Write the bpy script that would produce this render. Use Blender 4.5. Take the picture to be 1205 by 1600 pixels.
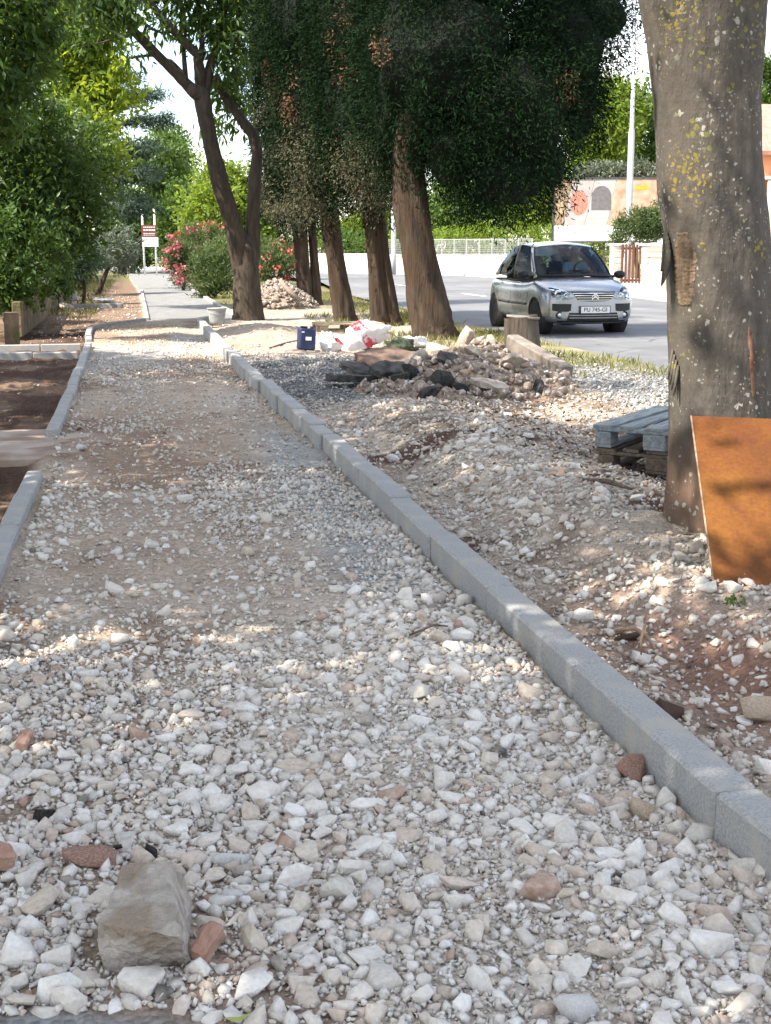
import bpy, bmesh, math, random
import numpy as np
from mathutils import Vector, Matrix
from mathutils.bvhtree import BVHTree

S = bpy.context.scene
for o in list(bpy.data.objects):
    bpy.data.objects.remove(o)
C = S.collection
R = math.radians

# ------------------------------------------------------------------ camera, sky, sun, exposure
CAM_H, YAW, PITCH, FPX = 1.45, R(10.44), math.atan(410 / 2100), 2100.0
cam = bpy.data.objects.new('camera', bpy.data.cameras.new('camera'))
C.objects.link(cam)
cam.data.sensor_fit = 'VERTICAL'
cam.data.sensor_height = 24.0
cam.data.lens = FPX / 1600 * 24.0
cam.data.clip_start, cam.data.clip_end = 0.1, 3000
cam.location = (0, 0, CAM_H)
cam.rotation_euler = (math.pi / 2 - PITCH, 0, -YAW)
S.camera = cam

SUN_EL = R(50)
SUN_H = Vector((-0.95, -0.31)).normalized()          # horizontal direction towards the sun
world = bpy.data.worlds.new('World')
S.world = world
world.use_nodes = True
wn, wl = world.node_tree.nodes, world.node_tree.links
bg = wn['Background']
bg.inputs['Strength'].default_value = 0.14
sky = wn.new('ShaderNodeTexSky')
sky.sky_type = 'NISHITA'
sky.sun_disc = False
sky.sun_elevation = SUN_EL
sky.sun_rotation = math.atan2(SUN_H.x, SUN_H.y)
sky.dust_density = 1.0
wtc = wn.new('ShaderNodeTexCoord')
wmp = wn.new('ShaderNodeMapping'); wmp.inputs['Scale'].default_value = (1, 1, 2.2)
wnz = wn.new('ShaderNodeTexNoise'); wnz.inputs['Scale'].default_value = 2.3; wnz.inputs['Detail'].default_value = 9
wrp = wn.new('ShaderNodeValToRGB')
wrp.color_ramp.elements[0].position = 0.41; wrp.color_ramp.elements[1].position = 0.64
wmx = wn.new('ShaderNodeMix'); wmx.data_type = 'RGBA'
wmx.inputs['B'].default_value = (6.6, 6.7, 6.9, 1)    # sunlit cloud
wl.new(wtc.outputs['Generated'], wmp.inputs['Vector']); wl.new(wmp.outputs[0], wnz.inputs['Vector'])
wl.new(wnz.outputs['Fac'], wrp.inputs['Fac']); wl.new(wrp.outputs['Color'], wmx.inputs['Factor'])
wl.new(sky.outputs['Color'], wmx.inputs['A']); wl.new(wmx.outputs['Result'], bg.inputs['Color'])

sl = bpy.data.lights.new('sun', 'SUN')
sl.energy = 4.6
sl.angle = R(0.55)
sl.color = (1.0, 0.94, 0.84)
sun = bpy.data.objects.new('sun', sl)
C.objects.link(sun)
sd = Vector((SUN_H.x * math.cos(SUN_EL), SUN_H.y * math.cos(SUN_EL), math.sin(SUN_EL)))
sun.rotation_euler = sd.to_track_quat('Z', 'Y').to_euler()
sun.location = sd * 60

vs = S.view_settings
vs.view_transform = 'Standard'
vs.look = 'None'
vs.exposure = 1.55
vs.use_white_balance = True
vs.white_balance_temperature = 6800
vs.gamma = 1.0
S.cycles.max_bounces = 8
S.cycles.transparent_max_bounces = 12
S.cycles.use_denoising = True

# ------------------------------------------------------------------ small maths
def ray(px, py):
    dx, dy, dz = (px - 602.5) / FPX, 1.0, -(py - 800.0) / FPX
    c, s = math.cos(PITCH), math.sin(PITCH)
    dy, dz = dy * c + dz * s, -dy * s + dz * c
    c, s = math.cos(YAW), math.sin(YAW)
    return dx * c + dy * s, -dx * s + dy * c, dz
def at(px, py, Y):
    """the world point in the vertical plane y = Y that a sight line of the survey photo meets"""
    d = ray(px, py); t = Y / d[1]
    return Vector((d[0] * t, Y, CAM_H + d[2] * t))
def gp(px, py, z=0.0):
    d = ray(px, py); t = (z - CAM_H) / d[2]
    return Vector((d[0] * t, d[1] * t, z))
def ppm(Y):
    return FPX / (Y * 1.0)

def _hash(i, j, k):
    n = (i.astype(np.int64) * 374761393 + j.astype(np.int64) * 668265263 + k * 2147483647) & 0x7fffffff
    n = ((n ^ (n >> 13)) * 1274126177) & 0x7fffffff
    n = n ^ (n >> 16)
    return (n & 0xffff) / 65535.0
def vnoise(x, y, k=0):
    x = np.asarray(x, float); y = np.asarray(y, float)
    i, j = np.floor(x), np.floor(y)
    f, g = x - i, y - j
    f = f * f * (3 - 2 * f); g = g * g * (3 - 2 * g)
    a, b = _hash(i, j, k), _hash(i + 1, j, k)
    c, d = _hash(i, j + 1, k), _hash(i + 1, j + 1, k)
    return (a * (1 - f) + b * f) * (1 - g) + (c * (1 - f) + d * f) * g
def fbm(x, y, k=0, o=4):
    s, a, t = 0, 0.5, 0
    for q in range(o):
        s = s + a * vnoise(x * 2 ** q, y * 2 ** q, k + q * 7); t += a; a *= 0.5
    return s / t - 0.5
def sst(a, b, x):
    t = np.clip((np.asarray(x, float) - a) / (b - a), 0, 1)
    return t * t * (3 - 2 * t)

# ------------------------------------------------------------------ mesh helpers
def tag(o, label=None, cat=None, group=None, kind=None):
    if label: o['label'] = label
    if cat: o['category'] = cat
    if group: o['group'] = group
    if kind: o['kind'] = kind
    return o
def empty(name, loc=(0, 0, 0), rz=0.0):
    o = bpy.data.objects.new(name, None)
    C.objects.link(o); o.location = loc; o.rotation_euler = (0, 0, rz)
    o.empty_display_size = 0.1
    return o
def link(name, me, parent=None, loc=None, rot=None, scale=None):
    o = bpy.data.objects.new(name, me)
    C.objects.link(o)
    if parent: o.parent = parent
    if loc is not None: o.location = loc
    if rot is not None: o.rotation_euler = rot
    if scale is not None: o.scale = scale
    return o
def np_mesh(name, V, F, mat, smooth=False, rnd=None, col=None):
    """V (n,3) floats, F (m,3) or (m,4) ints"""
    V = np.ascontiguousarray(V, np.float32); F = np.ascontiguousarray(F, np.int32)
    me = bpy.data.meshes.new(name)
    m, k = F.shape
    me.vertices.add(len(V)); me.vertices.foreach_set('co', V.ravel())
    me.loops.add(m * k); me.loops.foreach_set('vertex_index', F.ravel())
    me.polygons.add(m)
    me.polygons.foreach_set('loop_start', np.arange(0, m * k, k, dtype=np.int32))
    if smooth: me.polygons.foreach_set('use_smooth', np.ones(m, bool))
    if rnd is not None:
        a = me.attributes.new('rnd', 'FLOAT', 'POINT'); a.data.foreach_set('value', np.ascontiguousarray(rnd, np.float32))
    if col is not None:
        a = me.attributes.new('zone', 'FLOAT_COLOR', 'POINT')
        c4 = np.ones((len(V), 4), np.float32); c4[:, :3] = col
        a.data.foreach_set('color', c4.ravel())
    me.update(calc_edges=True)
    if mat: me.materials.append(mat)
    return me

class MB:
    """collects shapes and links them as ONE mesh"""
    def __init__(s): s.v, s.f = [], []
    def add(s, V, F):
        n = len(s.v); s.v += [tuple(p) for p in V]; s.f += [tuple(i + n for i in f) for f in F]; return s
    def box(s, c, d, rot=None, tap=1.0):
        m = rot if rot is not None else Matrix.Identity(3)
        P = []
        for z in (-1, 1):
            k = tap if z > 0 else 1.0
            for x, y in ((-1, -1), (1, -1), (1, 1), (-1, 1)):
                P.append(Vector(c) + m @ Vector((x * d[0] / 2 * k, y * d[1] / 2 * k, z * d[2] / 2)))
        return s.add(P, [(3, 2, 1, 0), (4, 5, 6, 7), (0, 1, 5, 4), (1, 2, 6, 5), (2, 3, 7, 6), (3, 0, 4, 7)])
    def tube(s, pts, rad, n=8, cap=True, wob=0.0, seed=0, flute=0.0, nf=5):
        rg = random.Random(seed)
        pts = [Vector(p) for p in pts]
        if not hasattr(rad, '__len__'): rad = [rad] * len(pts)
        ref = None; V = []
        for i, p in enumerate(pts):
            d = (pts[min(i + 1, len(pts) - 1)] - pts[max(i - 1, 0)]).normalized()
            if ref is None:
                ref = Vector((1, 0, 0)) if abs(d.x) < 0.8 else Vector((0, 1, 0))
            u = (ref - d * ref.dot(d)).normalized(); w = d.cross(u); ref = u
            for k in range(n):
                a = 2 * math.pi * k / n
                r = rad[i] * (1 + flute * math.sin(nf * a + 0.6 * i) + rg.uniform(-wob, wob))
                V.append(p + (u * math.cos(a) + w * math.sin(a)) * r)
        F = []
        for i in range(len(pts) - 1):
            for k in range(n):
                a, b = i * n + k, i * n + (k + 1) % n
                F.append((a, b, b + n, a + n))
        if cap:
            F.append(tuple(range(n - 1, -1, -1))); F.append(tuple((len(pts) - 1) * n + k for k in range(n)))
        return s.add(V, F)
    def lathe(s, c, prof, n=20, axis='z'):
        V, F = [], []
        for r, h in prof:
            for k in range(n):
                a = 2 * math.pi * k / n
                q = (r * math.cos(a), r * math.sin(a), h)
                if axis == 'x': q = (h, q[0], q[1])
                if axis == 'y': q = (q[0], h, q[1])
                V.append(Vector(c) + Vector(q))
        for i in range(len(prof) - 1):
            for k in range(n):
                a, b = i * n + k, i * n + (k + 1) % n
                F.append((a, b, b + n, a + n))
        F.append(tuple(range(n - 1, -1, -1))); F.append(tuple((len(prof) - 1) * n + k for k in range(n)))
        return s.add(V, F)
    def prism(s, poly, z0, z1, jit=0.0, rg=None):
        n = len(poly)
        V = [(x, y, z0) for x, y in poly] + [(x, y, z1 + (rg.uniform(-jit, jit) if rg else 0)) for x, y in poly]
        return s.add(V, [tuple(range(n - 1, -1, -1)), tuple(range(n, 2 * n))] + [(i, (i + 1) % n, n + (i + 1) % n, n + i) for i in range(n)])
    def grid(s, fn, nu, nv):
        V = [fn(u / nu, v / nv) for v in range(nv + 1) for u in range(nu + 1)]
        return s.add(V, [(v * (nu + 1) + u, v * (nu + 1) + u + 1, (v + 1) * (nu + 1) + u + 1, (v + 1) * (nu + 1) + u) for v in range(nv) for u in range(nu)])
    def mesh(s, name, mat, smooth=False, bevel=0.0, normals=True):
        me = bpy.data.meshes.new(name)
        me.from_pydata([tuple(p) for p in s.v], [], s.f)
        bm = bmesh.new(); bm.from_mesh(me)
        if normals: bmesh.ops.recalc_face_normals(bm, faces=bm.faces)
        if bevel > 0:
            bmesh.ops.bevel(bm, geom=list(bm.edges), offset=bevel, segments=1, affect='EDGES', profile=0.5)
        for f in bm.faces: f.smooth = smooth
        bm.to_mesh(me); bm.free()
        if mat: me.materials.append(mat)
        return me
    def build(s, name, mat, parent=None, smooth=False, bevel=0.0, loc=None, rot=None, normals=True):
        return link(name, s.mesh(name, mat, smooth, bevel, normals), parent, loc, rot)

def copy_tree(o, parent=None):
    c = o.copy(); C.objects.link(c)
    c.parent = parent
    for ch in list(o.children): copy_tree(ch, c)
    return c
def text_mesh(txt, size, mat, extrude=0.001):
    cu = bpy.data.curves.new('lettering', 'FONT'); cu.body = txt; cu.size = size; cu.extrude = extrude
    cu.align_x = 'CENTER'; cu.align_y = 'CENTER'
    ob = bpy.data.objects.new('lettering', cu); C.objects.link(ob)
    dg = bpy.context.evaluated_depsgraph_get()
    me = bpy.data.meshes.new_from_object(ob.evaluated_get(dg))
    bpy.data.objects.remove(ob); bpy.data.curves.remove(cu)
    me.materials.clear(); me.materials.append(mat)
    return me

# ------------------------------------------------------------------ materials
def nodes_of(name):
    m = bpy.data.materials.new(name); m.use_nodes = True
    nt = m.node_tree
    return m, nt.nodes, nt.links, nt.nodes['Principled BSDF']
def noise(n, l, scale, detail=6, stretch=(1, 1, 1), rough=0.55, coord='Object', src=None, kind='noise'):
    tc = n.new('ShaderNodeTexCoord'); mp = n.new('ShaderNodeMapping'); mp.inputs['Scale'].default_value = stretch
    l.new(src if src else tc.outputs[coord], mp.inputs['Vector'])
    if kind == 'noise':
        t = n.new('ShaderNodeTexNoise'); t.inputs['Detail'].default_value = detail; t.inputs['Roughness'].default_value = rough
        out = t.outputs['Fac']
    else:
        t = n.new('ShaderNodeTexVoronoi'); out = t.outputs['Distance']
    t.inputs['Scale'].default_value = scale
    l.new(mp.outputs[0], t.inputs['Vector'])
    return out, t
def ramp(n, l, fac, stops, interp='LINEAR'):
    r = n.new('ShaderNodeValToRGB'); r.color_ramp.interpolation = interp
    e = r.color_ramp.elements
    while len(e) < len(stops): e.new(0.5)
    for i, (p, c) in enumerate(stops):
        e[i].position = p; e[i].color = (c[0], c[1], c[2], 1) if hasattr(c, '__len__') else (c, c, c, 1)
    l.new(fac, r.inputs['Fac']); return r.outputs['Color']
def mixc(n, l, fac, a, b, mode='MIX'):
    x = n.new('ShaderNodeMix'); x.data_type = 'RGBA'; x.blend_type = mode
    for k, v in (('Factor', fac), ('A', a), ('B', b)):
        if isinstance(v, bpy.types.NodeSocket): l.new(v, x.inputs[k])
        elif k == 'Factor': x.inputs[k].default_value = v
        else: x.inputs[k].default_value = (v[0], v[1], v[2], 1)
    return x.outputs['Result']
def bump(n, l, b, h, strength, dist=0.01, prev=None):
    k = n.new('ShaderNodeBump'); k.inputs['Strength'].default_value = strength; k.inputs['Distance'].default_value = dist
    l.new(h, k.inputs['Height'])
    if prev: l.new(prev, k.inputs['Normal'])
    l.new(k.outputs[0], b.inputs['Normal']); return k.outputs[0]
def simple(name, c1, c2=None, scale=6, rough=0.8, bmp=0.0, bscale=40, dist=0.01, metal=0.0, stretch=(1, 1, 1), lo=0.35, hi=0.65, spec=0.3, coat=0.0, c3=None, s3=2.0):
    m, n, l, b = nodes_of(name)
    b.inputs['Roughness'].default_value = rough; b.inputs['Metallic'].default_value = metal
    b.inputs['Specular IOR Level'].default_value = spec; b.inputs['Coat Weight'].default_value = coat
    b.inputs['Base Color'].default_value = (*c1, 1)
    if c2:
        f, _ = noise(n, l, scale, 7, stretch)
        c = ramp(n, l, f, [(lo, c1), (hi, c2)])
        if c3:
            f3, _ = noise(n, l, s3, 5, stretch); c = mixc(n, l, ramp(n, l, f3, [(0.48, 0.0), (0.62, 1.0)]), c, c3)
        l.new(c, b.inputs['Base Color'])
    if bmp:
        f, _ = noise(n, l, bscale, 8, stretch); bump(n, l, b, f, bmp, dist)
    return m
STONE = [(0.0, (.60, .57, .53)), (.20, (.47, .445, .41)), (.36, (.52, .465, .40)), (.48, (.68, .66, .63)), (.64, (.42, .355, .29)),
         (.72, (.57, .54, .50)), (.86, (.50, .425, .37)), (.93, (.40, .31, .25)), (.965, (.30, .18, .13)), (.982, (.24, .215, .19)), (.995, (.04, .04, .042))]
def stone_mat(name, by_object, dust=.66, dcol=(.46, .41, .355)):
    m, n, l, b = nodes_of(name)
    b.inputs['Roughness'].default_value = 0.9; b.inputs['Specular IOR Level'].default_value = 0.15
    if by_object:
        f = n.new('ShaderNodeObjectInfo').outputs['Random']
    else:
        a = n.new('ShaderNodeAttribute'); a.attribute_name = 'rnd'; f = a.outputs['Fac']
    c = ramp(n, l, f, STONE, 'CONSTANT')
    geo = n.new('ShaderNodeNewGeometry')
    f1, _ = noise(n, l, 22, 6, src=geo.outputs['Position'])
    c = mixc(n, l, ramp(n, l, f1, [(.36, .12 * dust), (.68, dust)]), c, dcol)
    f2, _ = noise(n, l, 90, 8, src=geo.outputs['Position'])
    c = mixc(n, l, 0.35, c, ramp(n, l, f2, [(.3, .25), (.7, .95)]), 'SOFT_LIGHT')
    l.new(c, b.inputs['Base Color'])
    bump(n, l, b, f2, 0.55, 0.008)
    return m
def leaf_mat(name, dark, light, trans=(.16, .24, .03), tf=0.32, rough=0.5, spec=0.22):
    m, n, l, b = nodes_of(name)
    a = n.new('ShaderNodeAttribute'); a.attribute_name = 'rnd'
    c = ramp(n, l, a.outputs['Fac'], [(0.0, dark), (1.0, light)])
    l.new(c, b.inputs['Base Color'])
    b.inputs['Roughness'].default_value = rough; b.inputs['Specular IOR Level'].default_value = spec
    t = n.new('ShaderNodeBsdfTranslucent'); l.new(mixc(n, l, a.outputs['Fac'], [q * .55 for q in trans], trans), t.inputs['Color'])
    x = n.new('ShaderNodeMixShader'); x.inputs[0].default_value = tf
    l.new(b.outputs[0], x.inputs[1]); l.new(t.outputs[0], x.inputs[2]); l.new(x.outputs[0], n['Material Output'].inputs['Surface'])
    return m
M = {}
M['stone'] = stone_mat('limestone_gravel', False)
M['stone_obj'] = stone_mat('limestone_piece', True)
M['rubble'] = stone_mat('soil_coated_rubble', False, 2.1, (.185, .145, .118))
M['rubble_obj'] = stone_mat('soil_coated_stone', True, 2.1, (.20, .155, .125))
M['grey_gravel'] = stone_mat('grey_road_chippings', False, 1.5, (.13, .135, .14))
M['verge_stone'] = stone_mat('dusty_verge_stone', False, .8, (.36, .295, .24))
M['kerb'] = simple('kerb_concrete', (.225, .23, .235), (.34, .34, .335), 110, .93, .8, 130, .005, c3=(.33, .315, .29), s3=6)
M['old_concrete'] = simple('old_concrete', (.30, .245, .20), (.42, .37, .32), 7, .95, .7, 50, .01)
M['asphalt'] = None
M['asphalt_chunk'] = simple('broken_asphalt', (.020, .020, .022), (.085, .078, .072), 7, .9, 1.0, 50, .02)
M['brick'] = simple('brick_fragment', (.27, .145, .105), (.37, .24, .185), 14, .95, .6, 60, .006)
M['wood_old'] = simple('weathered_wood', (.16, .13, .105), (.28, .235, .19), 5, .9, .5, 30, .004, stretch=(1, 9, 9))
M['wood_blue'] = simple('blue_grey_wood', (.12, .145, .16), (.25, .275, .285), 6, .85, .5, 30, .004, stretch=(1, 9, 9))
M['wood_dark'] = simple('dark_wood', (.06, .045, .036), (.15, .115, .09), 6, .9, .5, 30, .004, stretch=(1, 9, 9))  # darker wood tone, for the lower pallet and the sticks
M['wood_pale'] = simple('pale_raw_wood', (.36, .27, .17), (.52, .42, .29), 5, .85, .4, 30, .004, stretch=(1, 9, 9))
M['soil'] = simple('red_brown_soil', (.09, .045, .03), (.20, .11, .075), 9, .97, .9, 26, .03)
M['galv'] = simple('galvanised_steel', (.42, .43, .44), (.52, .53, .53), 4, .5, .1, 60, .002, metal=.5)
M['dark_metal'] = simple('dark_painted_metal', (.035, .035, .038), (.06, .06, .06), 8, .5)
M['black_plastic'] = simple('black_plastic', (.016, .016, .018), (.028, .028, .03), 20, .55)
M['white_paint'] = simple('white_paint', (.72, .72, .70), (.80, .80, .78), 6, .6)

def ground_mat():
    m, n, l, b = nodes_of('ground_soil_and_stone_dust')
    b.inputs['Roughness'].default_value = 0.96; b.inputs['Specular IOR Level'].default_value = 0.12
    a = n.new('ShaderNodeAttribute'); a.attribute_name = 'zone'
    geo = n.new('ShaderNodeNewGeometry'); P = geo.outputs['Position']
    f1, _ = noise(n, l, 3.0, 8, src=P); f2, _ = noise(n, l, 38, 8, src=P, rough=.7)
    c = mixc(n, l, 0.9, a.outputs['Color'], ramp(n, l, f1, [(.3, .42), (.7, .60)]), 'OVERLAY')
    vd, vt = noise(n, l, 55, src=P, kind='vor'); vt.feature = 'F1'; vt.inputs['Randomness'].default_value = 1.0
    peb = ramp(n, l, vt.outputs['Color'], [(.0, .30), (1.0, .72)])
    c = mixc(n, l, 0.55, c, peb, 'OVERLAY')
    c = mixc(n, l, 0.6, c, ramp(n, l, f2, [(.25, .30), (.75, .70)]), 'OVERLAY')
    l.new(c, b.inputs['Base Color'])
    inv = ramp(n, l, vd, [(.0, 1.0), (.7, 0.0)])
    k = bump(n, l, b, inv, 0.9, 0.012)
    k = bump(n, l, b, f2, 0.8, 0.012, k)
    return m
M['ground'] = ground_mat()
def asphalt_mat():
    m, n, l, b = nodes_of('road_asphalt')
    b.inputs['Roughness'].default_value = 0.85
    geo = n.new('ShaderNodeNewGeometry'); P = geo.outputs['Position']
    f1, _ = noise(n, l, 0.5, 6, src=P); f2, _ = noise(n, l, 120, 4, src=P)
    c = ramp(n, l, f1, [(.3, (.10, .105, .115)), (.7, (.155, .158, .165))])
    c = mixc(n, l, .5, c, ramp(n, l, f2, [(.3, .3), (.7, .7)]), 'OVERLAY')
    f3, _ = noise(n, l, 1.6, 5, stretch=(1, .15, 1), src=P)
    c = mixc(n, l, ramp(n, l, f3, [(.55, 0.0), (.7, .5)]), c, (.21, .205, .20))
    vd, vt = noise(n, l, .45, src=P, kind='vor'); vt.feature = 'DISTANCE_TO_EDGE'
    f4, _ = noise(n, l, 1.2, 6, src=P); ad = n.new('ShaderNodeMath'); ad.operation = 'MULTIPLY_ADD'; l.new(f4, ad.inputs[0]); ad.inputs[1].default_value = .06; l.new(vd, ad.inputs[2])
    c = mixc(n, l, ramp(n, l, ad.outputs[0], [(.034, .7), (.040, 0.0)]), c, (.04, .04, .042))
    f5, _ = noise(n, l, .22, 3, src=P); c = mixc(n, l, ramp(n, l, f5, [(.56, 0.0), (.57, .45)]), c, (.075, .078, .085))
    l.new(c, b.inputs['Base Color']); bump(n, l, b, f2, .5, .004)
    return m
M['asphalt'] = asphalt_mat()
M['concrete_slab'] = simple('trodden_concrete', (.28, .22, .18), (.38, .32, .275), 3, .95, .4, 90, .005, c3=(.22, .15, .115), s3=2)
# ------------------------------------------------------------------ lie of the land
KX = [(0, 1.52), (2.0, 1.48), (2.78, 1.44), (3.02, 1.40), (4.1, 1.385), (6.2, 1.36), (8.3, 1.34), (10.0, 1.33), (12.2, 1.26), (14.5, 1.23),
      (15.9, 1.19), (21.5, 1.16), (27.8, 1.19), (28.6, 1.9), (30, 2.12), (49, 2.0), (67, 2.45), (120, 3.6)]
LX = [(0, -.62), (6, -.63), (26, -.72), (27.2, -.45), (28.8, .26), (49, .2), (71, -.16), (120, -.9)]
def kx(y): return np.interp(y, [p[0] for p in KX], [p[1] for p in KX])
def lx(y): return np.interp(y, [p[0] for p in LX], [p[1] for p in LX])
def heap(x, y, cx, cy, rx, ry, h, k):
    r = np.sqrt(((x - cx) / rx) ** 2 + ((y - cy) / ry) ** 2) + fbm(x * 1.6, y * 1.6, k) * 0.55
    return h * np.clip(1 - r, 0, 1) ** 0.85
def HZ(x, y):
    x = np.asarray(x, float); y = np.asarray(y, float)
    k, l = kx(y), lx(y)
    near = 1 - sst(26, 34, y)
    n1, n2, n3 = fbm(x * .9, y * .9, 3), fbm(x * 3.5, y * 3.5, 11), fbm(x * 14, y * 14, 19)
    z = n1 * .05 + n2 * .025 + n3 * .020
    z = z * (0.35 + .65 * near)
    fore = 1 - sst(3.6, 5.2, y)
    z = z - .030 * sst(.45, .12, k - x) * near + .05 * np.exp(-(((x - 1.05) / .3) ** 2 + ((y - 4.7) / .6) ** 2))      # trodden lower along the kerb, one small pile
    # garden side
    L = sst(0, .16, l - x)
    slab = sst(9.2, 9.5, y) * (1 - sst(11.2, 11.6, y))
    bed = -.13 + n2 * .10 + n3 * .05
    bed = bed * near + (-.02) * (1 - near)
    bed = bed * (1 - slab) + (-.045) * slab
    z = z * (1 - L) + bed * L
    # road side: trench behind the kerb, then the spoil bank, then the verge
    Rr = sst(.06, .20, x - k)
    d = x - k
    bank = .17 * sst(.35, .85, d) * (1 - .8 * sst(1.25, 2.1, d)) * (1 - sst(10.5, 13.5, y)) * near
    v = .0 + bank + n1 * .06 + n2 * .08 * near + n3 * .035 * near
    v = v - .10 * np.exp(-(((x - 2.0) / .22) ** 2 + ((y - 4.35) / .5) ** 2)) - .07 * np.exp(-(((x - 2.05) / .2) ** 2 + ((y - 3.45) / .35) ** 2))
    v = v + .16 * np.exp(-(((x - 2.2) / .7) ** 2 + ((y - 23) / 2.6) ** 2))
    v = v * (1 - sst(5.3, 6.2, x)) + .004 * sst(5.3, 6.2, x)
    v = v - .07 * sst(6.45, 6.75, x)
    z = z * (1 - Rr) + v * Rr
    return z
def HZ1(x, y): return float(HZ(np.array([x]), np.array([y]))[0])

DUST, GREY, RED, BROWN = np.array([.40, .325, .255]), np.array([.31, .31, .30]), np.array([.068, .040, .029]), np.array([.165, .112, .08])
PALE, GRASS, CEM = np.array([.50, .45, .39]), np.array([.14, .13, .06]), np.array([.23, .235, .24])
def mixv(a, b, t): return a * (1 - t)[:, None] + b * t[:, None]
def zone(x, y):
    k, l = kx(y), lx(y)
    c = np.tile(DUST, (len(x), 1))
    p = sst(-.05, .12, fbm(x * .8, y * .5, 31)); c = mixv(c, PALE, p * .45 * sst(4.2, 5.4, y)); c = mixv(c, PALE * 1.04, (1 - sst(4.2, 5.4, y)) * .8)
    p = sst(.0, .16, fbm(x * 1.5, y * .8, 37)); c = mixv(c, BROWN * 1.25, p * .75 * (y > 2))
    c = mixv(c, BROWN * 1.55, .45 * sst(4.4, 6.5, y) * sst(-.15, .1, fbm(x * .9, y * .45, 39)))
    g = np.exp(-((x - 1.12) / .28) ** 2) * sst(4.8, 6, y) * (1 - sst(9.5, 12, y)); c = mixv(c, GREY, np.clip(g * 1.3, 0, 1))
    g = sst(.02, .15, fbm(x * 1.1, y * .35, 43)) * sst(7, 9, y); c = mixv(c, GREY, g * .75)
    far = sst(28.4, 29.4, y) * (x > l) * (x < k); c = mixv(c, np.array([.21, .21, .21]), far)
    ce = (1 - sst(2.36, 2.50, y + .25 * sst(-.2, .35, x) + .10 * fbm(x * 6, y * 6, 5))); c = mixv(c, CEM, ce)
    L = sst(.02, .14, l - x)
    bed = mixv(np.tile(RED, (len(x), 1)), BROWN, sst(-.08, .18, fbm(x * 2, y * 2, 53)))
    bed = mixv(bed, BROWN * 1.15, sst(27, 31, y)); bed = mixv(bed, GRASS, sst(58, 70, y))
    c = mixv(c, bed, L)
    Rr = sst(.05, .16, x - k)
    v = np.tile(np.array([.38, .325, .27]), (len(x), 1))
    v = mixv(v, BROWN, sst(-.08, .12, fbm(x * 1.3, y * .9, 61)) * (.55 + .45 * sst(2.2, 3.0, x)) * (1 - .7 * sst(11, 14, y)))
    v = mixv(v, RED * 1.3, sst(.14, .24, fbm(x * 1.1, y * 1.1, 67)) * sst(0, 3, 12 - y))
    v = mixv(v, np.array([.20, .10, .07]), .75 * np.exp(-(((x - 2.0) / .3) ** 2 + ((y - 4.2) / .9) ** 2)))
    v = mixv(v, BROWN * np.array([1.0, .95, .9]), .5 * sst(2.6, 3.1, x) * (1 - sst(4.3, 4.9, x)) * sst(4.5, 5.5, y) * (1 - sst(10.5, 12, y)))
    gr = sst(12.8, 13.8, y - .4 * (x - 3)) * (1 - sst(17.5, 19, y)); v = mixv(v, np.array([.13, .132, .136]), gr * (x < 3.4))
    gr = sst(9.2, 10.5, y) * (1 - sst(17, 20, y)) * sst(4.3, 4.9, x); v = mixv(v, np.array([.17, .175, .18]), gr)
    v = mixv(v, np.array([.31, .245, .19]), .8 * sst(-.12, .12, fbm(x * 2.2, y * 1.6, 77)) * sst(17.8, 19, y) * (1 - sst(24, 27, y)) * (1 - sst(3.8, 4.6, x)))
    v = mixv(v, GRASS * 1.4, sst(4.9, 5.8, x) * sst(14.5, 17, y) * sst(-.2, .1, fbm(x * 2, y * 2, 71)))
    v = mixv(v, GRASS, sst(30, 40, y))
    return mixv(c, v, Rr)

ys = [1.3]
while ys[-1] < 118: ys.append(ys[-1] + max(.021, .0085 * ys[-1]))
ys = np.array(ys)
xs = np.concatenate([np.arange(-14, -3, .5), np.arange(-3, -1.2, .06), np.arange(-1.2, 2.9, .028), np.arange(2.9, 5, .05), np.arange(5, 7.01, .12)])
XX, YY = np.meshgrid(xs, ys)
fx, fy = XX.ravel(), YY.ravel()
ZZ = HZ(fx, fy)
COL = zone(fx, fy)
nx, ny = len(xs), len(ys)
ii = np.arange((ny - 1) * (nx - 1)); r_, c_ = ii // (nx - 1), ii % (nx - 1)
Q = np.stack([r_ * nx + c_, r_ * nx + c_ + 1, (r_ + 1) * nx + c_ + 1, (r_ + 1) * nx + c_], 1)
cxm, cym = fx[Q].mean(1), fy[Q].mean(1)
side = np.where(cxm < lx(cym) - .05, 0, np.where(cxm < kx(cym) + .06, 1, 2))
GROUND = {}
for sidx, (nm, lab) in enumerate((('garden_bed', 'red brown dug soil of the garden strip'), ('path', 'gravel footpath under construction'), ('verge', 'stony bare verge between kerb and road'))):
    q = Q[side == sidx]
    used, inv = np.unique(q, return_inverse=True)
    V = np.stack([fx, fy, ZZ], 1)[used]
    me = np_mesh(nm, V, inv.reshape(q.shape), M['ground'], True, col=COL[used])
    GROUND[nm] = tag(link(nm, me), lab, None, None, 'structure')
PATH, VERGE, BED = GROUND['path'], GROUND['verge'], GROUND['garden_bed']

# land out to the horizon
M['land'] = simple('dry_grassland', (.10, .10, .045), (.17, .15, .08), .6, .95, .5, 12, .05)
g = MB(); g.add([(-900, -300, -.22), (900, -300, -.22), (900, 1500, -.22), (-900, 1500, -.22)], [(0, 1, 2, 3)])
tag(g.build('ground', M['land']), 'dry land reaching out to the horizon', None, None, 'structure')

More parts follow.
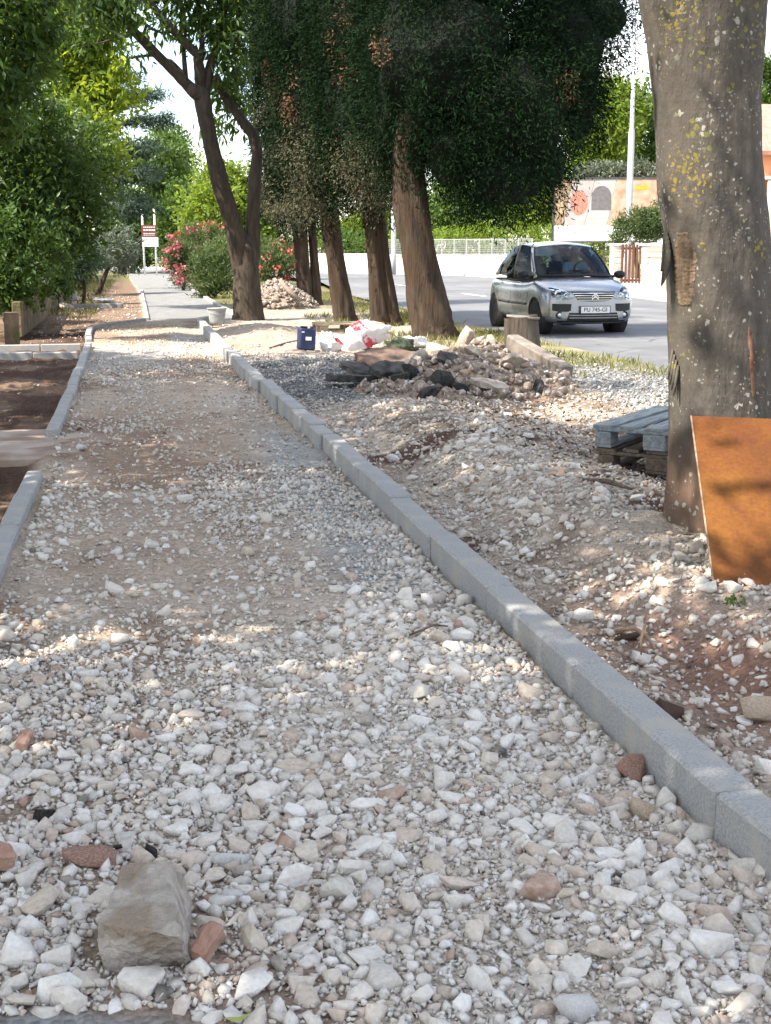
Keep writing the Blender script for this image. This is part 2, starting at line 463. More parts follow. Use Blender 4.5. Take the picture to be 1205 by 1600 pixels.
# ------------------------------------------------------------------ road and far pavement
NE = [(-12, 6.35), (15, 6.35), (28, 6.42), (45, 6.9), (62, 8.4), (74, 8.2), (84, 5.0), (92, -2), (97, -14)]
FE = [(-12, 14.7), (36, 14.8), (46, 15.6), (56, 17.3), (66, 18.6), (74.5, 18.2), (82, 13.8), (98, 4.0), (110, -12)]
def curve(pts, n):
    y = np.array([p[0] for p in pts]); x = np.array([p[1] for p in pts])
    t = np.linspace(0, len(pts) - 1, n); i = np.arange(len(pts))
    return np.stack([np.interp(t, i, x), np.interp(t, i, y)], 1)
ne, fe = curve(NE, 65), curve(FE, 65)
mb = MB()
V = []; F = []
for a, b in zip(ne, fe):
    for s in range(9):
        p = a + (b - a) * s / 8; V.append((p[0], p[1], 0.0 + .05 * math.sin(math.pi * s / 8)))
for i in range(64):
    for s in range(8): F.append((i * 9 + s, i * 9 + s + 1, (i + 1) * 9 + s + 1, (i + 1) * 9 + s))
mb.add(V, F)
ROAD = tag(mb.build('road', M['asphalt'], smooth=True), 'two lane asphalt road', None, None, 'structure')
mk = simple('road_paint', (.60, .60, .58), (.72, .72, .70), 12, .7, c3=(.35, .35, .35), s3=6)
for i in range(9):                                             # broken centre line
    y0 = 4 + i * 6.0
    mb = MB(); mb.box((10.45 + .004 * i, y0 + 1.5, .0555), (.13, 3.0, .006)); mb.build('centre_line_dash', mk, ROAD)
mb = MB(); fo = np.array([[1.0, 0]] * 65)
V, F = [], []
for i, b in enumerate(fe):
    t = fe[min(i + 1, 64)] - fe[max(i - 1, 0)]; nrm = np.array([t[1], -t[0]]) / (np.hypot(*t) + 1e-9)
    for dd, z in ((-.02, -.05), (0, .13), (.14, .135), (.15, .125), (2.6, .16), (4.6, .17)):
        p = b + nrm * dd; V.append((p[0], p[1], z))
for i in range(64):
    for s in range(5): F.append((i * 6 + s, i * 6 + s + 1, (i + 1) * 6 + s + 1, (i + 1) * 6 + s))
mb.add(V, F)
M['pave'] = simple('pale_pavement', (.40, .36, .33), (.52, .48, .45), 2, .9, .2, 80, .003)
tag(mb.build('pavement', M['pave']), 'pale pavement with kerb across the road', None, None, 'structure')

# ------------------------------------------------------------------ kerb stones
def rot_box(mb, p, q, w, h, top, side=1, jit=None):
    """a stone from p to q (plan), w wide to its right, top at z"""
    d = (q - p); L = d.length; a = math.atan2(d.y, d.x)
    return a, L
KERB_MESH = {}
def kerb_piece(name, p, q, w, top, parent, mat, h=.25, rg=random):
    p, q = Vector(p[:2]), Vector(q[:2]); d = q - p; L = round(d.length - .014, 3)
    key = (round(L, 2), w, h)
    if key not in KERB_MESH:
        m = MB(); m.box((0, 0, -h / 2), (w, L, h)); KERB_MESH[key] = m.mesh('kerb_stone', mat, False, .011)
    n = Vector((d.y, -d.x)).normalized()
    c = (p + q) / 2 + n * (w / 2)
    o = link(name, KERB_MESH[key], parent, (c.x + rg.uniform(-.007, .007), c.y, top + rg.uniform(-.007, .007)),
             (rg.uniform(-.006, .006), rg.uniform(-.012, .012), math.atan2(d.y, d.x) - math.pi / 2 + rg.uniform(-.006, .006)))
    return o
rg = random.Random(5)
kerb = tag(empty('kerb', (1.4, 2, 0)), 'long line of new grey concrete kerb stones beside the footpath', None, None, 'structure')
off = Vector((1.4, 2, 0))
jy = [0.9, 1.96, 3.02, 4.11, 5.18, 6.21, 7.2, 8.26, 9.32]
while jy[-1] < 27.2: jy.append(jy[-1] + (.52 if 9.3 <= jy[-1] < 21 else .98))
for a, b in zip(jy, jy[1:]):
    sh = (rg.uniform(-.02, .02) if a > 9.4 else 0)
    o = kerb_piece('kerb_stone', (float(kx(a)) + sh, a), (float(kx(b)) + sh, b), .125, .105 if a < 10 else .12, kerb, M['kerb'], .25, rg)
    o.location -= off
yy = 29.6
while yy < 68:
    o = kerb_piece('kerb_stone', (float(kx(yy)), yy), (float(kx(yy + 1)), yy + 1), .12, .06, kerb, M['kerb'], .25, rg); o.location -= off; yy += 1.0
edging = tag(empty('garden_edging', (-.7, 6, 0)), 'low concrete edging stones along the garden strip', None, None, 'structure')
off2 = Vector((-.7, 6, 0))
def edge_run(pts, w=.10, top=.065):
    for a, b in zip(pts, pts[1:]):
        o = kerb_piece('edging_stone', a, b, w, top, edging, M['kerb'], .22, rg); o.location -= off2
run = [(-.725, 4.4 + .875 * i) for i in range(6)]
edge_run(run)
run = [(-.715 - .0045 * i, 10.76 + .93 * i) for i in range(12)]
edge_run(run)
edge_run([(-.80, 22.0), (-.84, 23.3), (-.86, 24.6), (-.86, 25.8), (-.62, 26.7), (-.25, 27.6), (.12, 28.5)])
edge_run([(-.84, 20.4), (-1.5, 20.37), (-2.2, 20.35)], .10, -.03)
edge_run([(-.86, 21.98), (-1.5, 21.97), (-2.3, 21.95)], .10, -.02)
edge_run([(.20, 28.9 + 1.0 * i) for i in range(22)], .09, .05)
edge_run([(-1.9, 36.0), (-1.0, 36.0), (-.3, 36.0)], .1, .08)
# concrete slab where a garden path meets the footpath
sm = MB(); sm.prism([(-1.9, 9.5), (-.72, 9.65), (-.42, 9.9), (-.24, 10.35), (-.10, 10.75), (-.45, 10.95), (-.62, 11.25), (-1.9, 11.3)], -.09, .008)
sl_ = sm.build('concrete_slab', M['concrete_slab'], None, False, .006)
tag(sl_, 'thin tan concrete slab meeting the footpath between the edging stones', 'slab')

# ------------------------------------------------------------------ stones
def hull(npts, seed, bev, flat=.62):
    r = np.random.default_rng(seed)
    P = r.uniform(-1, 1, (npts, 3)); P /= (np.abs(P) ** 4).sum(1)[:, None] ** .25; P *= r.uniform(.80, 1.0, (npts, 1)); P += r.normal(0, .06, (npts, 3)); P[:, 0] *= r.uniform(.95, 1.2)
    P[:, 2] += .25 * P[:, 0] * r.uniform(-1, 1); P *= np.array([1.0, r.uniform(.68, .92), r.uniform(flat * .8, flat * 1.2)])
    bm = bmesh.new()
    for p in P: bm.verts.new(p)
    res = bmesh.ops.convex_hull(bm, input=bm.verts)
    bmesh.ops.delete(bm, geom=list({g for g in res['geom_interior'] + res['geom_unused'] if isinstance(g, bmesh.types.BMVert)}), context='VERTS')
    if bev:
        bmesh.ops.dissolve_limit(bm, angle_limit=R(12), verts=bm.verts, edges=bm.edges)
        bmesh.ops.bevel(bm, geom=list(bm.edges), offset=bev, segments=1, affect='EDGES', profile=.6, clamp_overlap=True)
    bmesh.ops.triangulate(bm, faces=bm.faces)
    bmesh.ops.recalc_face_normals(bm, faces=bm.faces)
    bm.verts.index_update()
    V = np.array([v.co[:] for v in bm.verts]); F = np.array([[v.index for v in f.verts] for f in bm.faces])
    bm.free()
    V -= V.mean(0); V /= np.abs(V[:, 0]).max()
    return V, F
BIG = [hull(15, 100 + i, .035) for i in range(20)]
BIGN = [hull(16, 150 + i, 0) for i in range(20)]
MED = [hull(11, 200 + i, 0) for i in range(14)]
SML = [hull(7, 300 + i, 0) for i in range(10)]
def scatter(protos, P, size, r, rnd, tilt=.5):
    """realise stones of the given half-lengths at P"""
    n = len(P); idx = r.integers(0, len(protos), n)
    Vs, Fs, Rn = [], [], []; base = 0
    a = r.uniform(0, 6.283, n); t1 = r.normal(0, tilt, n); t2 = r.normal(0, tilt, n)
    ca, sa = np.cos(a), np.sin(a); c1, s1 = np.cos(t1), np.sin(t1); c2, s2 = np.cos(t2), np.sin(t2)
    for k, (V, F) in enumerate(protos):
        m = np.where(idx == k)[0]
        if not len(m): continue
        v = V[None] * size[m][:, None, None]
        x, y, z = v[..., 0], v[..., 1], v[..., 2]
        y, z = y * c1[m][:, None] - z * s1[m][:, None], y * s1[m][:, None] + z * c1[m][:, None]
        x, z = x * c2[m][:, None] - z * s2[m][:, None], x * s2[m][:, None] + z * c2[m][:, None]
        x, y = x * ca[m][:, None] - y * sa[m][:, None], x * sa[m][:, None] + y * ca[m][:, None]
        W = np.stack([x + P[m, 0][:, None], y + P[m, 1][:, None], z + P[m, 2][:, None]], 2).reshape(-1, 3)
        Vs.append(W); Rn.append(np.repeat(rnd[m], len(V)))
        Fs.append((F[None] + (np.arange(len(m)) * len(V))[:, None, None]).reshape(-1, 3) + base); base += len(W)
    return np.concatenate(Vs), np.concatenate(Fs), np.concatenate(Rn)
def poisson(cands, rad, occ=None, cell=.12):
    """greedy keep of candidates that do not overlap; rad = keep-out radius"""
    grid = {} if occ is None else occ
    keep = []
    for i, (x, y) in enumerate(cands):
        rr = rad[i]; gx, gy = int(x // cell), int(y // cell); ok = True
        for a in (-1, 0, 1):
            for b in (-1, 0, 1):
                for (u, v, w) in grid.get((gx + a, gy + b), ()):
                    if (u - x) ** 2 + (v - y) ** 2 < (w + rr) ** 2: ok = False; break
                if not ok: break
            if not ok: break
        if ok: grid.setdefault((gx, gy), []).append((x, y, rr)); keep.append(i)
    return np.array(keep, int), grid
def visible(x, y, z=0.0, m=25):
    c, s = math.cos(YAW), math.sin(YAW)
    X = x * c - y * s; Y = x * s + y * c; Zc = z - CAM_H
    c, s = math.cos(PITCH), math.sin(PITCH)
    D = Y * c - Zc * s; U = Y * s + Zc * c
    px = 602.5 + FPX * X / D; py = 800 - FPX * U / D
    return (px > -m) & (px < 1205 + m) & (py < 1600 + m * 2) & (py > 0)
def stone_piece(name, parent, p, s, seed, mat, tilt=.35, lab=None):
    r = random.Random(seed)
    key = ('stone_piece', seed % 20, mat.name)
    if key not in KERB_MESH:
        V, F = BIG[seed % 20]; KERB_MESH[key] = np_mesh('stone', V, F, mat, False)
    o = link(name, KERB_MESH[key], parent, p, (r.gauss(0, tilt), r.gauss(0, tilt), r.uniform(0, 6.28)), (s, s * r.uniform(.85, 1.1), s * r.uniform(.85, 1.2)))
    return o
rgn = np.random.default_rng(11)
def cand(n, x0, x1, y0, y1, dens):
    x = rgn.uniform(x0, x1, n); y = rgn.uniform(y0, y1, n)
    k = rgn.random(n) < dens(x, y) * np.clip(8.5 / y, 0, 1)
    k &= visible(x, y)
    return x[k], y[k]
def path_dens_big(x, y):
    e = np.minimum(np.abs(x - lx(y)), np.abs(kx(y) - x))
    d = 1 - .75 * sst(3.2, 4.0, y + fbm(x * 2, y * 2, 91) * 1.4) - .25 * sst(4.4, 5.2, y)
    d = np.maximum(d, .22 * np.exp(-(e / .25) ** 2) * (1 - sst(7, 11, y)))
    d = np.maximum(d, .9 * np.exp(-(((x - 1.0) / .28) ** 2 + ((y - 4.6) / .7) ** 2)))
    d = np.maximum(d, .05 * (1 - sst(8, 24, y)))
    d = np.maximum(d, .6 * np.exp(-((kx(y) - x) / .16) ** 2) * (1 - sst(6.5, 9, y)))
    holes = sst(.13, .20, fbm(x * 2.6, y * 2.6, 97))
    d = d * (1 - .9 * holes)
    return d * (x > lx(y) + .05) * (x < kx(y) - .012) * (y > 2.42 - .25 * sst(-.1, .5, x))
def verge_dens(x, y):
    d = sst(-.2, .15, fbm(x * 1.4, y * 1.4, 103)) * (1 - sst(9, 13, y)) * (.10 + .90 * np.exp(-((x - kx(y) - .72) / .50) ** 2))
    d = d * (1 - .8 * np.exp(-(((x - 2.0) / .22) ** 2 + ((y - 4.2) / .7) ** 2)))
    d = d * (1 - .6 * sst(.95, 1.35, x - kx(y)))
    d = np.maximum(d, .06 * (1 - sst(14, 28, y)) * (x < 4.8))
    tr = (x - 2.65) ** 2 + (y - 5.95) ** 2 < .36 ** 2
    return d * (x > kx(y) + .16) * (x < 5.4) * ~tr
def bed_dens(x, y):
    return .10 * (x < lx(y) - .12) * (1 - sst(24, 30, y)) * ~((y > 9.4) & (y < 11.4))

FEATURE = []          # plan discs kept free for the single stones built further down
for (px, py, rr) in ((222, 1490, .13), (322, 1480, .055), (990, 1180, .06), (38, 1160, .05), (68, 1265, .04), (140, 1330, .07), (925, 1560, .05),
                     (985, 1290, .05), (720, 1010, .05)):
    p = gp(px, py); FEATURE.append((p.x, p.y, rr))
def patchy(a, b, mcut):
    w = sst(4.2, 5.5, b) * (mcut > 0)
    return 1 - w * (1 - (.14 + .86 * sst(-.02, .16, fbm(a * 1.3, b * .7, 141))))
def lay(dens, areas, parent, top_n, seed, name, msize=.0175, mat=None, mo=None, mcut=.13):
    """stones of three sizes: the largest as pieces of their own, the rest as one mass"""
    r = np.random.default_rng(seed)
    occ = {}
    for (x, y, rr) in FEATURE: occ.setdefault((int(x // .12), int(y // .12)), []).append((x, y, rr))
    x0, x1, y0, y1, nb, nm, ns = areas
    x, y = cand(nb, x0, x1, y0, y1, dens)
    s = np.clip(r.lognormal(math.log(msize), .42, len(x)), .0115, .052)
    o = np.argsort(-s); x, y, s = x[o], y[o], s[o]
    kp, occ = poisson(list(zip(x, y)), s * .66, occ)
    x, y, s = x[kp], y[kp], s[kp]
    V, F, A = [], [], []; base = 0
    app = s / np.hypot(y, 1.4); order = np.argsort(-app); top = order[:top_n]; rest = order[top_n:]
    z = HZ(x, y) + s * r.uniform(-.12, .26, len(s))
    for i in top: stone_piece('stone', parent, (x[i], y[i], z[i]), s[i], int(r.integers(0, 10 ** 6)), mo or M['stone_obj'])
    sets = [(BIGN, np.stack([x, y, z], 1)[rest], s[rest], .4)]
    xm, ym = cand(nm, x0, x1, y0, y1, lambda a, b: np.clip(dens(a, b) * 1.5 + .16 - mcut * sst(4.6, 6, b), 0.03, 1) * patchy(a, b, mcut) * (dens(a, b) > 0))
    sm_ = np.clip(r.lognormal(math.log(.0125), .32, len(xm)), .007, .022)
    kp, occ = poisson(list(zip(xm, ym)), sm_ * .5, occ)
    xm, ym, sm_ = xm[kp], ym[kp], sm_[kp]
    sets.append((MED, np.stack([xm, ym, HZ(xm, ym) + sm_ * r.uniform(.1, .6, len(sm_))], 1), sm_, .6))
    xm, ym = cand(ns, x0, x1, y0, y1, lambda a, b: (dens(a, b) > 0) * np.clip(3.2 / b, .1, 1) * (1 - 3.0 * mcut * sst(4.5, 6.5, b)) * patchy(a, b, mcut) * (.45 + .55 * (fbm(a * 3, b * 3, 121) > -.06)))
    sm_ = np.clip(r.lognormal(math.log(.0062), .35, len(xm)), .0035, .012) * np.clip(ym / 4.5, 1, 2.2)
    sets.append((SML, np.stack([xm, ym, HZ(xm, ym) + sm_ * r.uniform(.1, .7, len(sm_))], 1), sm_, .7))
    for pr, P, sz, tl in sets:
        if not len(P): continue
        v, f, a = scatter(pr, P, sz, r, r.random(len(P)), tl)
        V.append(v); F.append(f + base); A.append(a); base += len(v)
    me = np_mesh(name, np.concatenate(V), np.concatenate(F), mat or M['stone'], False, rnd=np.concatenate(A))
    return tag(link(name, me, parent), None, None, None, 'stuff')
lay(path_dens_big, (-.9, 1.5, 1.9, 8.5, 34000, 80000, 105000), PATH, 300, 1, 'gravel')
lay(lambda x, y: path_dens_big(x, y) + .001 * (x > lx(y)) * (x < kx(y)), (-1.0, 1.5, 8.5, 28, 12000, 210000, 290000), PATH, 0, 2, 'gravel', .0175, M['verge_stone'])
lay(verge_dens, (1.4, 5.4, 2.4, 13, 15000, 30000, 50000), VERGE, 240, 3, 'gravel', .020, M['verge_stone'], None, 0.0)
lay(lambda x, y: np.maximum(verge_dens(x, y), .22 * (y > 18) * (x > kx(y) + .16) * (x < 4.6) * (fbm(x * 1.5, y * 1.2, 151) > -.05)), (1.3, 5.4, 13, 27, 6000, 20000, 60000), VERGE, 0, 4, 'gravel', .02, M['verge_stone'])
def grey_dens(x, y):
    a = (sst(12.9, 13.6, y - .4 * (x - 3)) * (1 - sst(17.5, 18.6, y))) * (x > kx(y) + .16) * (x < 3.3)
    b = sst(9.4, 10.4, y) * (1 - sst(17, 19, y)) * (x > 4.35) * (x < 6.1)
    return np.maximum(a, b) * .3
lay(grey_dens, (1.3, 6.2, 9, 19, 1500, 60000, 60000), VERGE, 0, 6, 'gravel', .018, M['grey_gravel'], None, 0.0)
lay(lambda x, y: .10 * (x < lx(y) - .1) * (x > -1.9), (-2, .2, 24, 48, 4000, 12000, 30000), BED, 0, 7, 'gravel', .03, M['verge_stone'], None, 0.0)
lay(bed_dens, (-3, -.7, 5, 27, 2500, 5000, 9000), BED, 40, 5, 'gravel', .02, M['rubble'], M['rubble_obj'])
# ------------------------------------------------------------------ foliage
def bark_mat(name, c1, c2, zs=.25, sc=16, st=.9, dist=.03, c3=None):
    m, n, l, b = nodes_of(name)
    b.inputs['Roughness'].default_value = .95; b.inputs['Specular IOR Level'].default_value = .1
    f1, _ = noise(n, l, sc, 8, (1, 1, zs), .65); f2, _ = noise(n, l, 3, 4)
    c = ramp(n, l, f1, [(.3, c1), (.7, c2)])
    if c3: c = mixc(n, l, ramp(n, l, f2, [(.45, 0.0), (.6, .8)]), c, c3)
    l.new(c, b.inputs['Base Color']); bump(n, l, b, f1, st, dist)
    return m
M['bark_cypress'] = bark_mat('cypress_bark', (.024, .018, .014), (.105, .08, .06), .07, 9, 1.0, .09, (.066, .044, .030))
M['bark_grey'] = bark_mat('grey_brown_bark', (.04, .032, .026), (.095, .078, .062), .22, 14, .8, .03)
L_LAUREL = leaf_mat('laurel_leaf', (.018, .048, .012), (.07, .125, .03), (.17, .28, .035), .26, .4)
L_ASH = leaf_mat('ash_leaf', (.06, .11, .015), (.15, .22, .03), (.46, .56, .05), .5)
L_DARK = leaf_mat('shade_tree_leaf', (.018, .046, .013), (.065, .12, .028), (.20, .31, .035), .32)
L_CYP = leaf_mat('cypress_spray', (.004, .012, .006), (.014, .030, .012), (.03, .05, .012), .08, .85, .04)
L_CYP2 = leaf_mat('sunlit_dusty_cypress_spray', (.035, .038, .02), (.12, .115, .07), (.09, .09, .04), .12, .8)  # dusty grey made paler, sunlight on the crown put into the colour
L_DEAD = leaf_mat('dead_brown_spray', (.075, .038, .022), (.17, .09, .052), (.2, .1, .05), .15, .8)
L_CEDAR = leaf_mat('cedar_needle', (.022, .045, .03), (.07, .11, .075), (.10, .16, .08), .2)
L_BRIGHT = leaf_mat('sunlit_tree_leaf', (.075, .13, .018), (.17, .25, .035), (.40, .50, .05), .40)
L_MID = leaf_mat('mid_green_leaf', (.035, .075, .018), (.09, .15, .035), (.22, .34, .05), .3)
L_OLEA = leaf_mat('oleander_leaf', (.03, .06, .022), (.10, .135, .05), (.2, .28, .06), .25)
L_OLIVE = leaf_mat('grey_green_leaf', (.07, .09, .065), (.17, .20, .15), (.2, .25, .12), .2)
L_PETAL = leaf_mat('pink_red_petal', (.34, .06, .085), (.52, .22, .24), (.8, .15, .2), .3)
L_PETAL2 = leaf_mat('red_petal', (.34, .06, .05), (.48, .20, .16), (.8, .1, .05), .3)
L_WHITE = leaf_mat('white_petal', (.6, .6, .55), (.75, .75, .7), (.6, .6, .5), .3)

def leaf_mesh(name, P, axis, L, asp, r, mat, rnd, fold=.25):
    n = len(P)
    d = axis / (np.linalg.norm(axis, axis=1)[:, None] + 1e-9)
    q = r.normal(size=(n, 3)); s = np.cross(d, q); s /= (np.linalg.norm(s, axis=1)[:, None] + 1e-9)
    nn = np.cross(s, d)
    L = L[:, None]; w = L * asp * .5
    mid = P + d * L * .45
    V = np.stack([P, mid + s * w + nn * w * fold, P + d * L, mid - s * w + nn * w * fold], 1).reshape(-1, 3)
    b = (np.arange(n) * 4)[:, None]
    F = np.concatenate([b + [[0, 1, 2]], b + [[0, 2, 3]]], 1).reshape(-1, 3)
    return np_mesh(name, V, F, mat, False, rnd=np.repeat(rnd, 4))
def crown(name, parent, blobs, n, size, mat, seed, asp=.45, clump=.32, per=36, droop=0.0, shell=.55, spread=1.0, off=Vector((0, 0, 0)), rough=.16, flat=.75):
    r = np.random.default_rng(seed)
    B = np.array([(b[0] - off[0], b[1] - off[1], b[2] - off[2], b[3], b[4], b[5]) for b in blobs])
    vol = (B[:, 3] * B[:, 4] * B[:, 5]) ** .75
    m = max(4, n // per)
    bi = r.choice(len(B), m, p=vol / vol.sum())
    dr = r.normal(size=(m, 3)); dr /= np.linalg.norm(dr, axis=1)[:, None]
    rad = (shell + (1 - shell) * r.random(m) ** .6) * (1 + np.clip(r.normal(0, rough, m), -.3, .22))
    cc = B[bi, :3] + dr * rad[:, None] * B[bi, 3:]
    ci = np.repeat(np.arange(m), per)
    ofs = np.clip(r.normal(size=(m * per, 3)), -1.7, 1.7) * clump * .5; ofs[:, 2] *= flat
    P = cc[ci] + ofs * r.uniform(.6, 1.4, m)[ci][:, None]
    ax = dr[ci] * .5 + r.normal(size=(m * per, 3)) * .8 * spread; ax[:, 2] += -droop
    rn = np.clip(.5 + r.normal(0, .22, m)[ci] + r.normal(0, .16, m * per), 0, 1)
    me = leaf_mesh(name, P, ax, size * r.uniform(.6, 1.3, m * per), asp, r, mat, rn)
    return link(name, me, parent)
def Bl(px, py, Y, rx, rz, ry=None):
    """a crown lobe centred on a survey point, radii given in survey pixels at that distance"""
    p = at(px, py, Y); k = ppm(Y)
    return (p.x, p.y, p.z, rx / k, (ry if ry else .8 * (rx + rz) / 2 / k), rz / k)
def tree(name, label, base, trunk, blobs, n, size, mat, seed, bark='bark_grey', group=None, limbs=(), cat='tree', crown_name='crown', **kw):
    """base point, trunk = [(point, radius)...] in world, crown from lobes"""
    b = Vector(base); t = empty(name, b); tag(t, label, cat, group)
    mb = MB(); mb.tube([Vector(p) - b for p, r in trunk], [r for p, r in trunk], 12, wob=.06, seed=seed, flute=.06)
    mb.build('trunk', M[bark], t, True)
    top = Vector(trunk[-1][0])
    mb = MB(); rg = random.Random(seed)
    for bl in blobs:
        c = Vector(bl[:3]); s = Vector(trunk[-1][0]).lerp(Vector(trunk[-2][0]), rg.uniform(0, .7))
        mid = s.lerp(c, .5) + Vector((rg.uniform(-.1, .1), rg.uniform(-.1, .1), .08)) * (c - s).length
        mb.tube([s - b, mid - b, c - b], [trunk[-1][1] * .75, trunk[-1][1] * .45, trunk[-1][1] * .2], 6)
    mb.build('limbs', M[bark], t, True)
    crown(crown_name, t, blobs, n, size, mat, seed, off=b, **kw)
    return t

# ------------------------------------------------------------------ the big plane-barked tree beside the rusty sheet
def big_trunk_mat():
    m, n, l, b = nodes_of('smooth_grey_bark_with_lichen')
    b.inputs['Roughness'].default_value = .9; b.inputs['Specular IOR Level'].default_value = .15
    tc = n.new('ShaderNodeTexCoord'); O = tc.outputs['Object']
    f1, _ = noise(n, l, 26, 9, (1, 1, .5), .65); f2, _ = noise(n, l, 3.2, 5, (1, 1, .6)); f3, _ = noise(n, l, 8, 5, (.6, .6, 3.5))
    c = ramp(n, l, f1, [(.25, (.042, .037, .032)), (.75, (.110, .098, .086))])
    c = mixc(n, l, ramp(n, l, f2, [(.42, 0.0), (.62, .75)]), c, (.10, .086, .072))
    c = mixc(n, l, ramp(n, l, f3, [(.58, 0.0), (.68, .22)]), c, (.04, .031, .025))
    # soil-stained foot
    sx = n.new('ShaderNodeSeparateXYZ'); l.new(O, sx.inputs[0])
    ma = n.new('ShaderNodeMath'); ma.operation = 'ADD'; l.new(sx.outputs['Z'], ma.inputs[0])
    mm = n.new('ShaderNodeMath'); mm.operation = 'MULTIPLY'; mm.inputs[1].default_value = .5; l.new(f2, mm.inputs[0]); l.new(mm.outputs[0], ma.inputs[1])
    c = mixc(n, l, ramp(n, l, ma.outputs[0], [(.44, .85), (.72, 0.0)]), c, (.15, .097, .068))
    # lichen rosettes: small pale ones and clustered yellow ones
    def spots(scale, thr, msc, mlo, mhi, seedoff, cen=None):
        mp = n.new('ShaderNodeMapping'); mp.inputs['Location'].default_value = (seedoff, seedoff * .7, seedoff * 1.3); l.new(O, mp.inputs['Vector'])
        dn = n.new('ShaderNodeTexNoise'); dn.inputs['Scale'].default_value = 45; dn.inputs['Detail'].default_value = 4; l.new(O, dn.inputs['Vector'])
        vm = n.new('ShaderNodeVectorMath'); vm.operation = 'MULTIPLY_ADD'; l.new(dn.outputs['Color'], vm.inputs[0]); vm.inputs[1].default_value = (.035, .035, .035); l.new(mp.outputs[0], vm.inputs[2])
        v = n.new('ShaderNodeTexVoronoi'); v.inputs['Scale'].default_value = scale; l.new(vm.outputs[0], v.inputs['Vector'])
        rs = n.new('ShaderNodeMath'); rs.operation = 'MULTIPLY'; l.new(v.outputs['Color'], rs.inputs[0]); rs.inputs[1].default_value = thr
        lt = n.new('ShaderNodeMath'); lt.operation = 'LESS_THAN'; l.new(v.outputs['Distance'], lt.inputs[0]); l.new(rs.outputs[0], lt.inputs[1])
        k, t = noise(n, l, msc, 3, src=mp.outputs[0]); kk = ramp(n, l, k, [(mlo, 0.0), (mhi, 1.0)])
        if cen:
            acc = None
            for (cpos, crad) in cen:
                ds = n.new('ShaderNodeVectorMath'); ds.operation = 'DISTANCE'; l.new(O, ds.inputs[0]); ds.inputs[1].default_value = cpos
                mr = n.new('ShaderNodeMapRange'); mr.inputs['From Min'].default_value = crad; mr.inputs['From Max'].default_value = crad * .45; l.new(ds.outputs['Value'], mr.inputs['Value'])
                if acc is None: acc = mr.outputs[0]
                else:
                    mx = n.new('ShaderNodeMath'); mx.operation = 'MAXIMUM'; l.new(acc, mx.inputs[0]); l.new(mr.outputs[0], mx.inputs[1]); acc = mx.outputs[0]
            m3 = n.new('ShaderNodeMath'); m3.operation = 'MULTIPLY'; l.new(acc, m3.inputs[0]); l.new(rs.outputs[0], m3.inputs[1]); l.new(m3.outputs[0], lt.inputs[1])
            return lt.outputs[0]
        mu = n.new('ShaderNodeMath'); mu.operation = 'MULTIPLY'; l.new(lt.outputs[0], mu.inputs[0]); l.new(kk, mu.inputs[1])
        return mu.outputs[0]
    c = mixc(n, l, spots(24, .36, 3.0, .47, .52, 2.1), c, (.28, .28, .25))
    c = mixc(n, l, spots(44, .36, 4.0, .48, .52, 4.6), c, (.22, .215, .19))
    ctr = []
    for px, py, rad in ((1065, 280, .20), (1050, 235, .12), (1040, 100, .13), (1050, 20, .15), (1190, 395, .10), (1095, 385, .05), (1075, 455, .06), (1055, 160, .07), (1090, 60, .05), (1062, 530, .06)):
        p = at(px, py, TY - .2); ctr.append((p - TB, rad))
    c = mixc(n, l, spots(52, .66, 2.2, .52, .58, 7.3, ctr), c, (.21, .165, .04))
    c = mixc(n, l, spots(30, .42, 2.6, .55, .60, 9.9), c, (.15, .14, .045))
    l.new(c, b.inputs['Base Color'])
    k = bump(n, l, b, f1, .6, .015); f6, _ = noise(n, l, 11, 7, (1.4, 1.4, .35), .6); k = bump(n, l, b, f6, .6, .03, k); bump(n, l, b, f3, .2, .012, k)
    return m
TY = 5.92
prof = [(-300, 900, 1290), (-200, 960, 1240), (-110, 985, 1203), (0, 1003, 1190), (60, 1013, 1187), (150, 1024, 1181), (230, 1029, 1182), (300, 1032, 1187), (370, 1042, 1194), (470, 1045, 1200),
        (560, 1049, 1206), (640, 1051, 1210), (720, 1050, 1215), (800, 1047, 1222), (850, 1042, 1232), (890, 1028, 1246), (930, 1005, 1270)]
rings = []
for py, a, b_ in prof:
    A, B_ = at(a, py, TY), at(b_, py, TY); rings.append((A.z, (A.x + B_.x) / 2, (B_.x - A.x) / 2))
rings = sorted(rings)
rz_ = np.array(rings)
TB = Vector((2.66, TY, HZ1(2.66, TY - .3)))
M['bark_big'] = big_trunk_mat()
def trunk_pt(th, z, extra=0.0):
    cx_ = np.interp(z, rz_[:, 0], rz_[:, 1]); r_ = np.interp(z, rz_[:, 0], rz_[:, 2])
    k = 1 + .035 * math.sin(3 * th + 1.3 * z) + .02 * math.sin(7 * th - 2.1 * z) + .10 * max(0, .22 - z) / .22 * math.sin(5 * th + 1) + .07 * float(fbm(np.array([math.cos(th) * 2.5 + 5]), np.array([z * 2.6 + math.sin(th) * 2.5]), 5)[0]) + .03 * float(fbm(np.array([math.cos(th) * 9 + 5]), np.array([z * 8 + math.sin(th) * 9]), 9)[0])
    rr = r_ * k + extra
    return Vector((cx_ + rr * math.cos(th), TY + rr * .96 * math.sin(th), z))
bt = tag(empty('lichen_tree', TB), 'thick grey tree trunk with yellow lichen and a torn bark wound', 'tree')
mb = MB(); NZ, NT = 150, 90
zz = np.linspace(rz_[0, 0], rz_[-1, 0], NZ)
V = [trunk_pt(2 * math.pi * k / NT, z) - TB for z in zz for k in range(NT)]
F = [(i * NT + k, i * NT + (k + 1) % NT, (i + 1) * NT + (k + 1) % NT, (i + 1) * NT + k) for i in range(NZ - 1) for k in range(NT)]
mb.add(V, F); mb.build('trunk', M['bark_big'], bt, True)
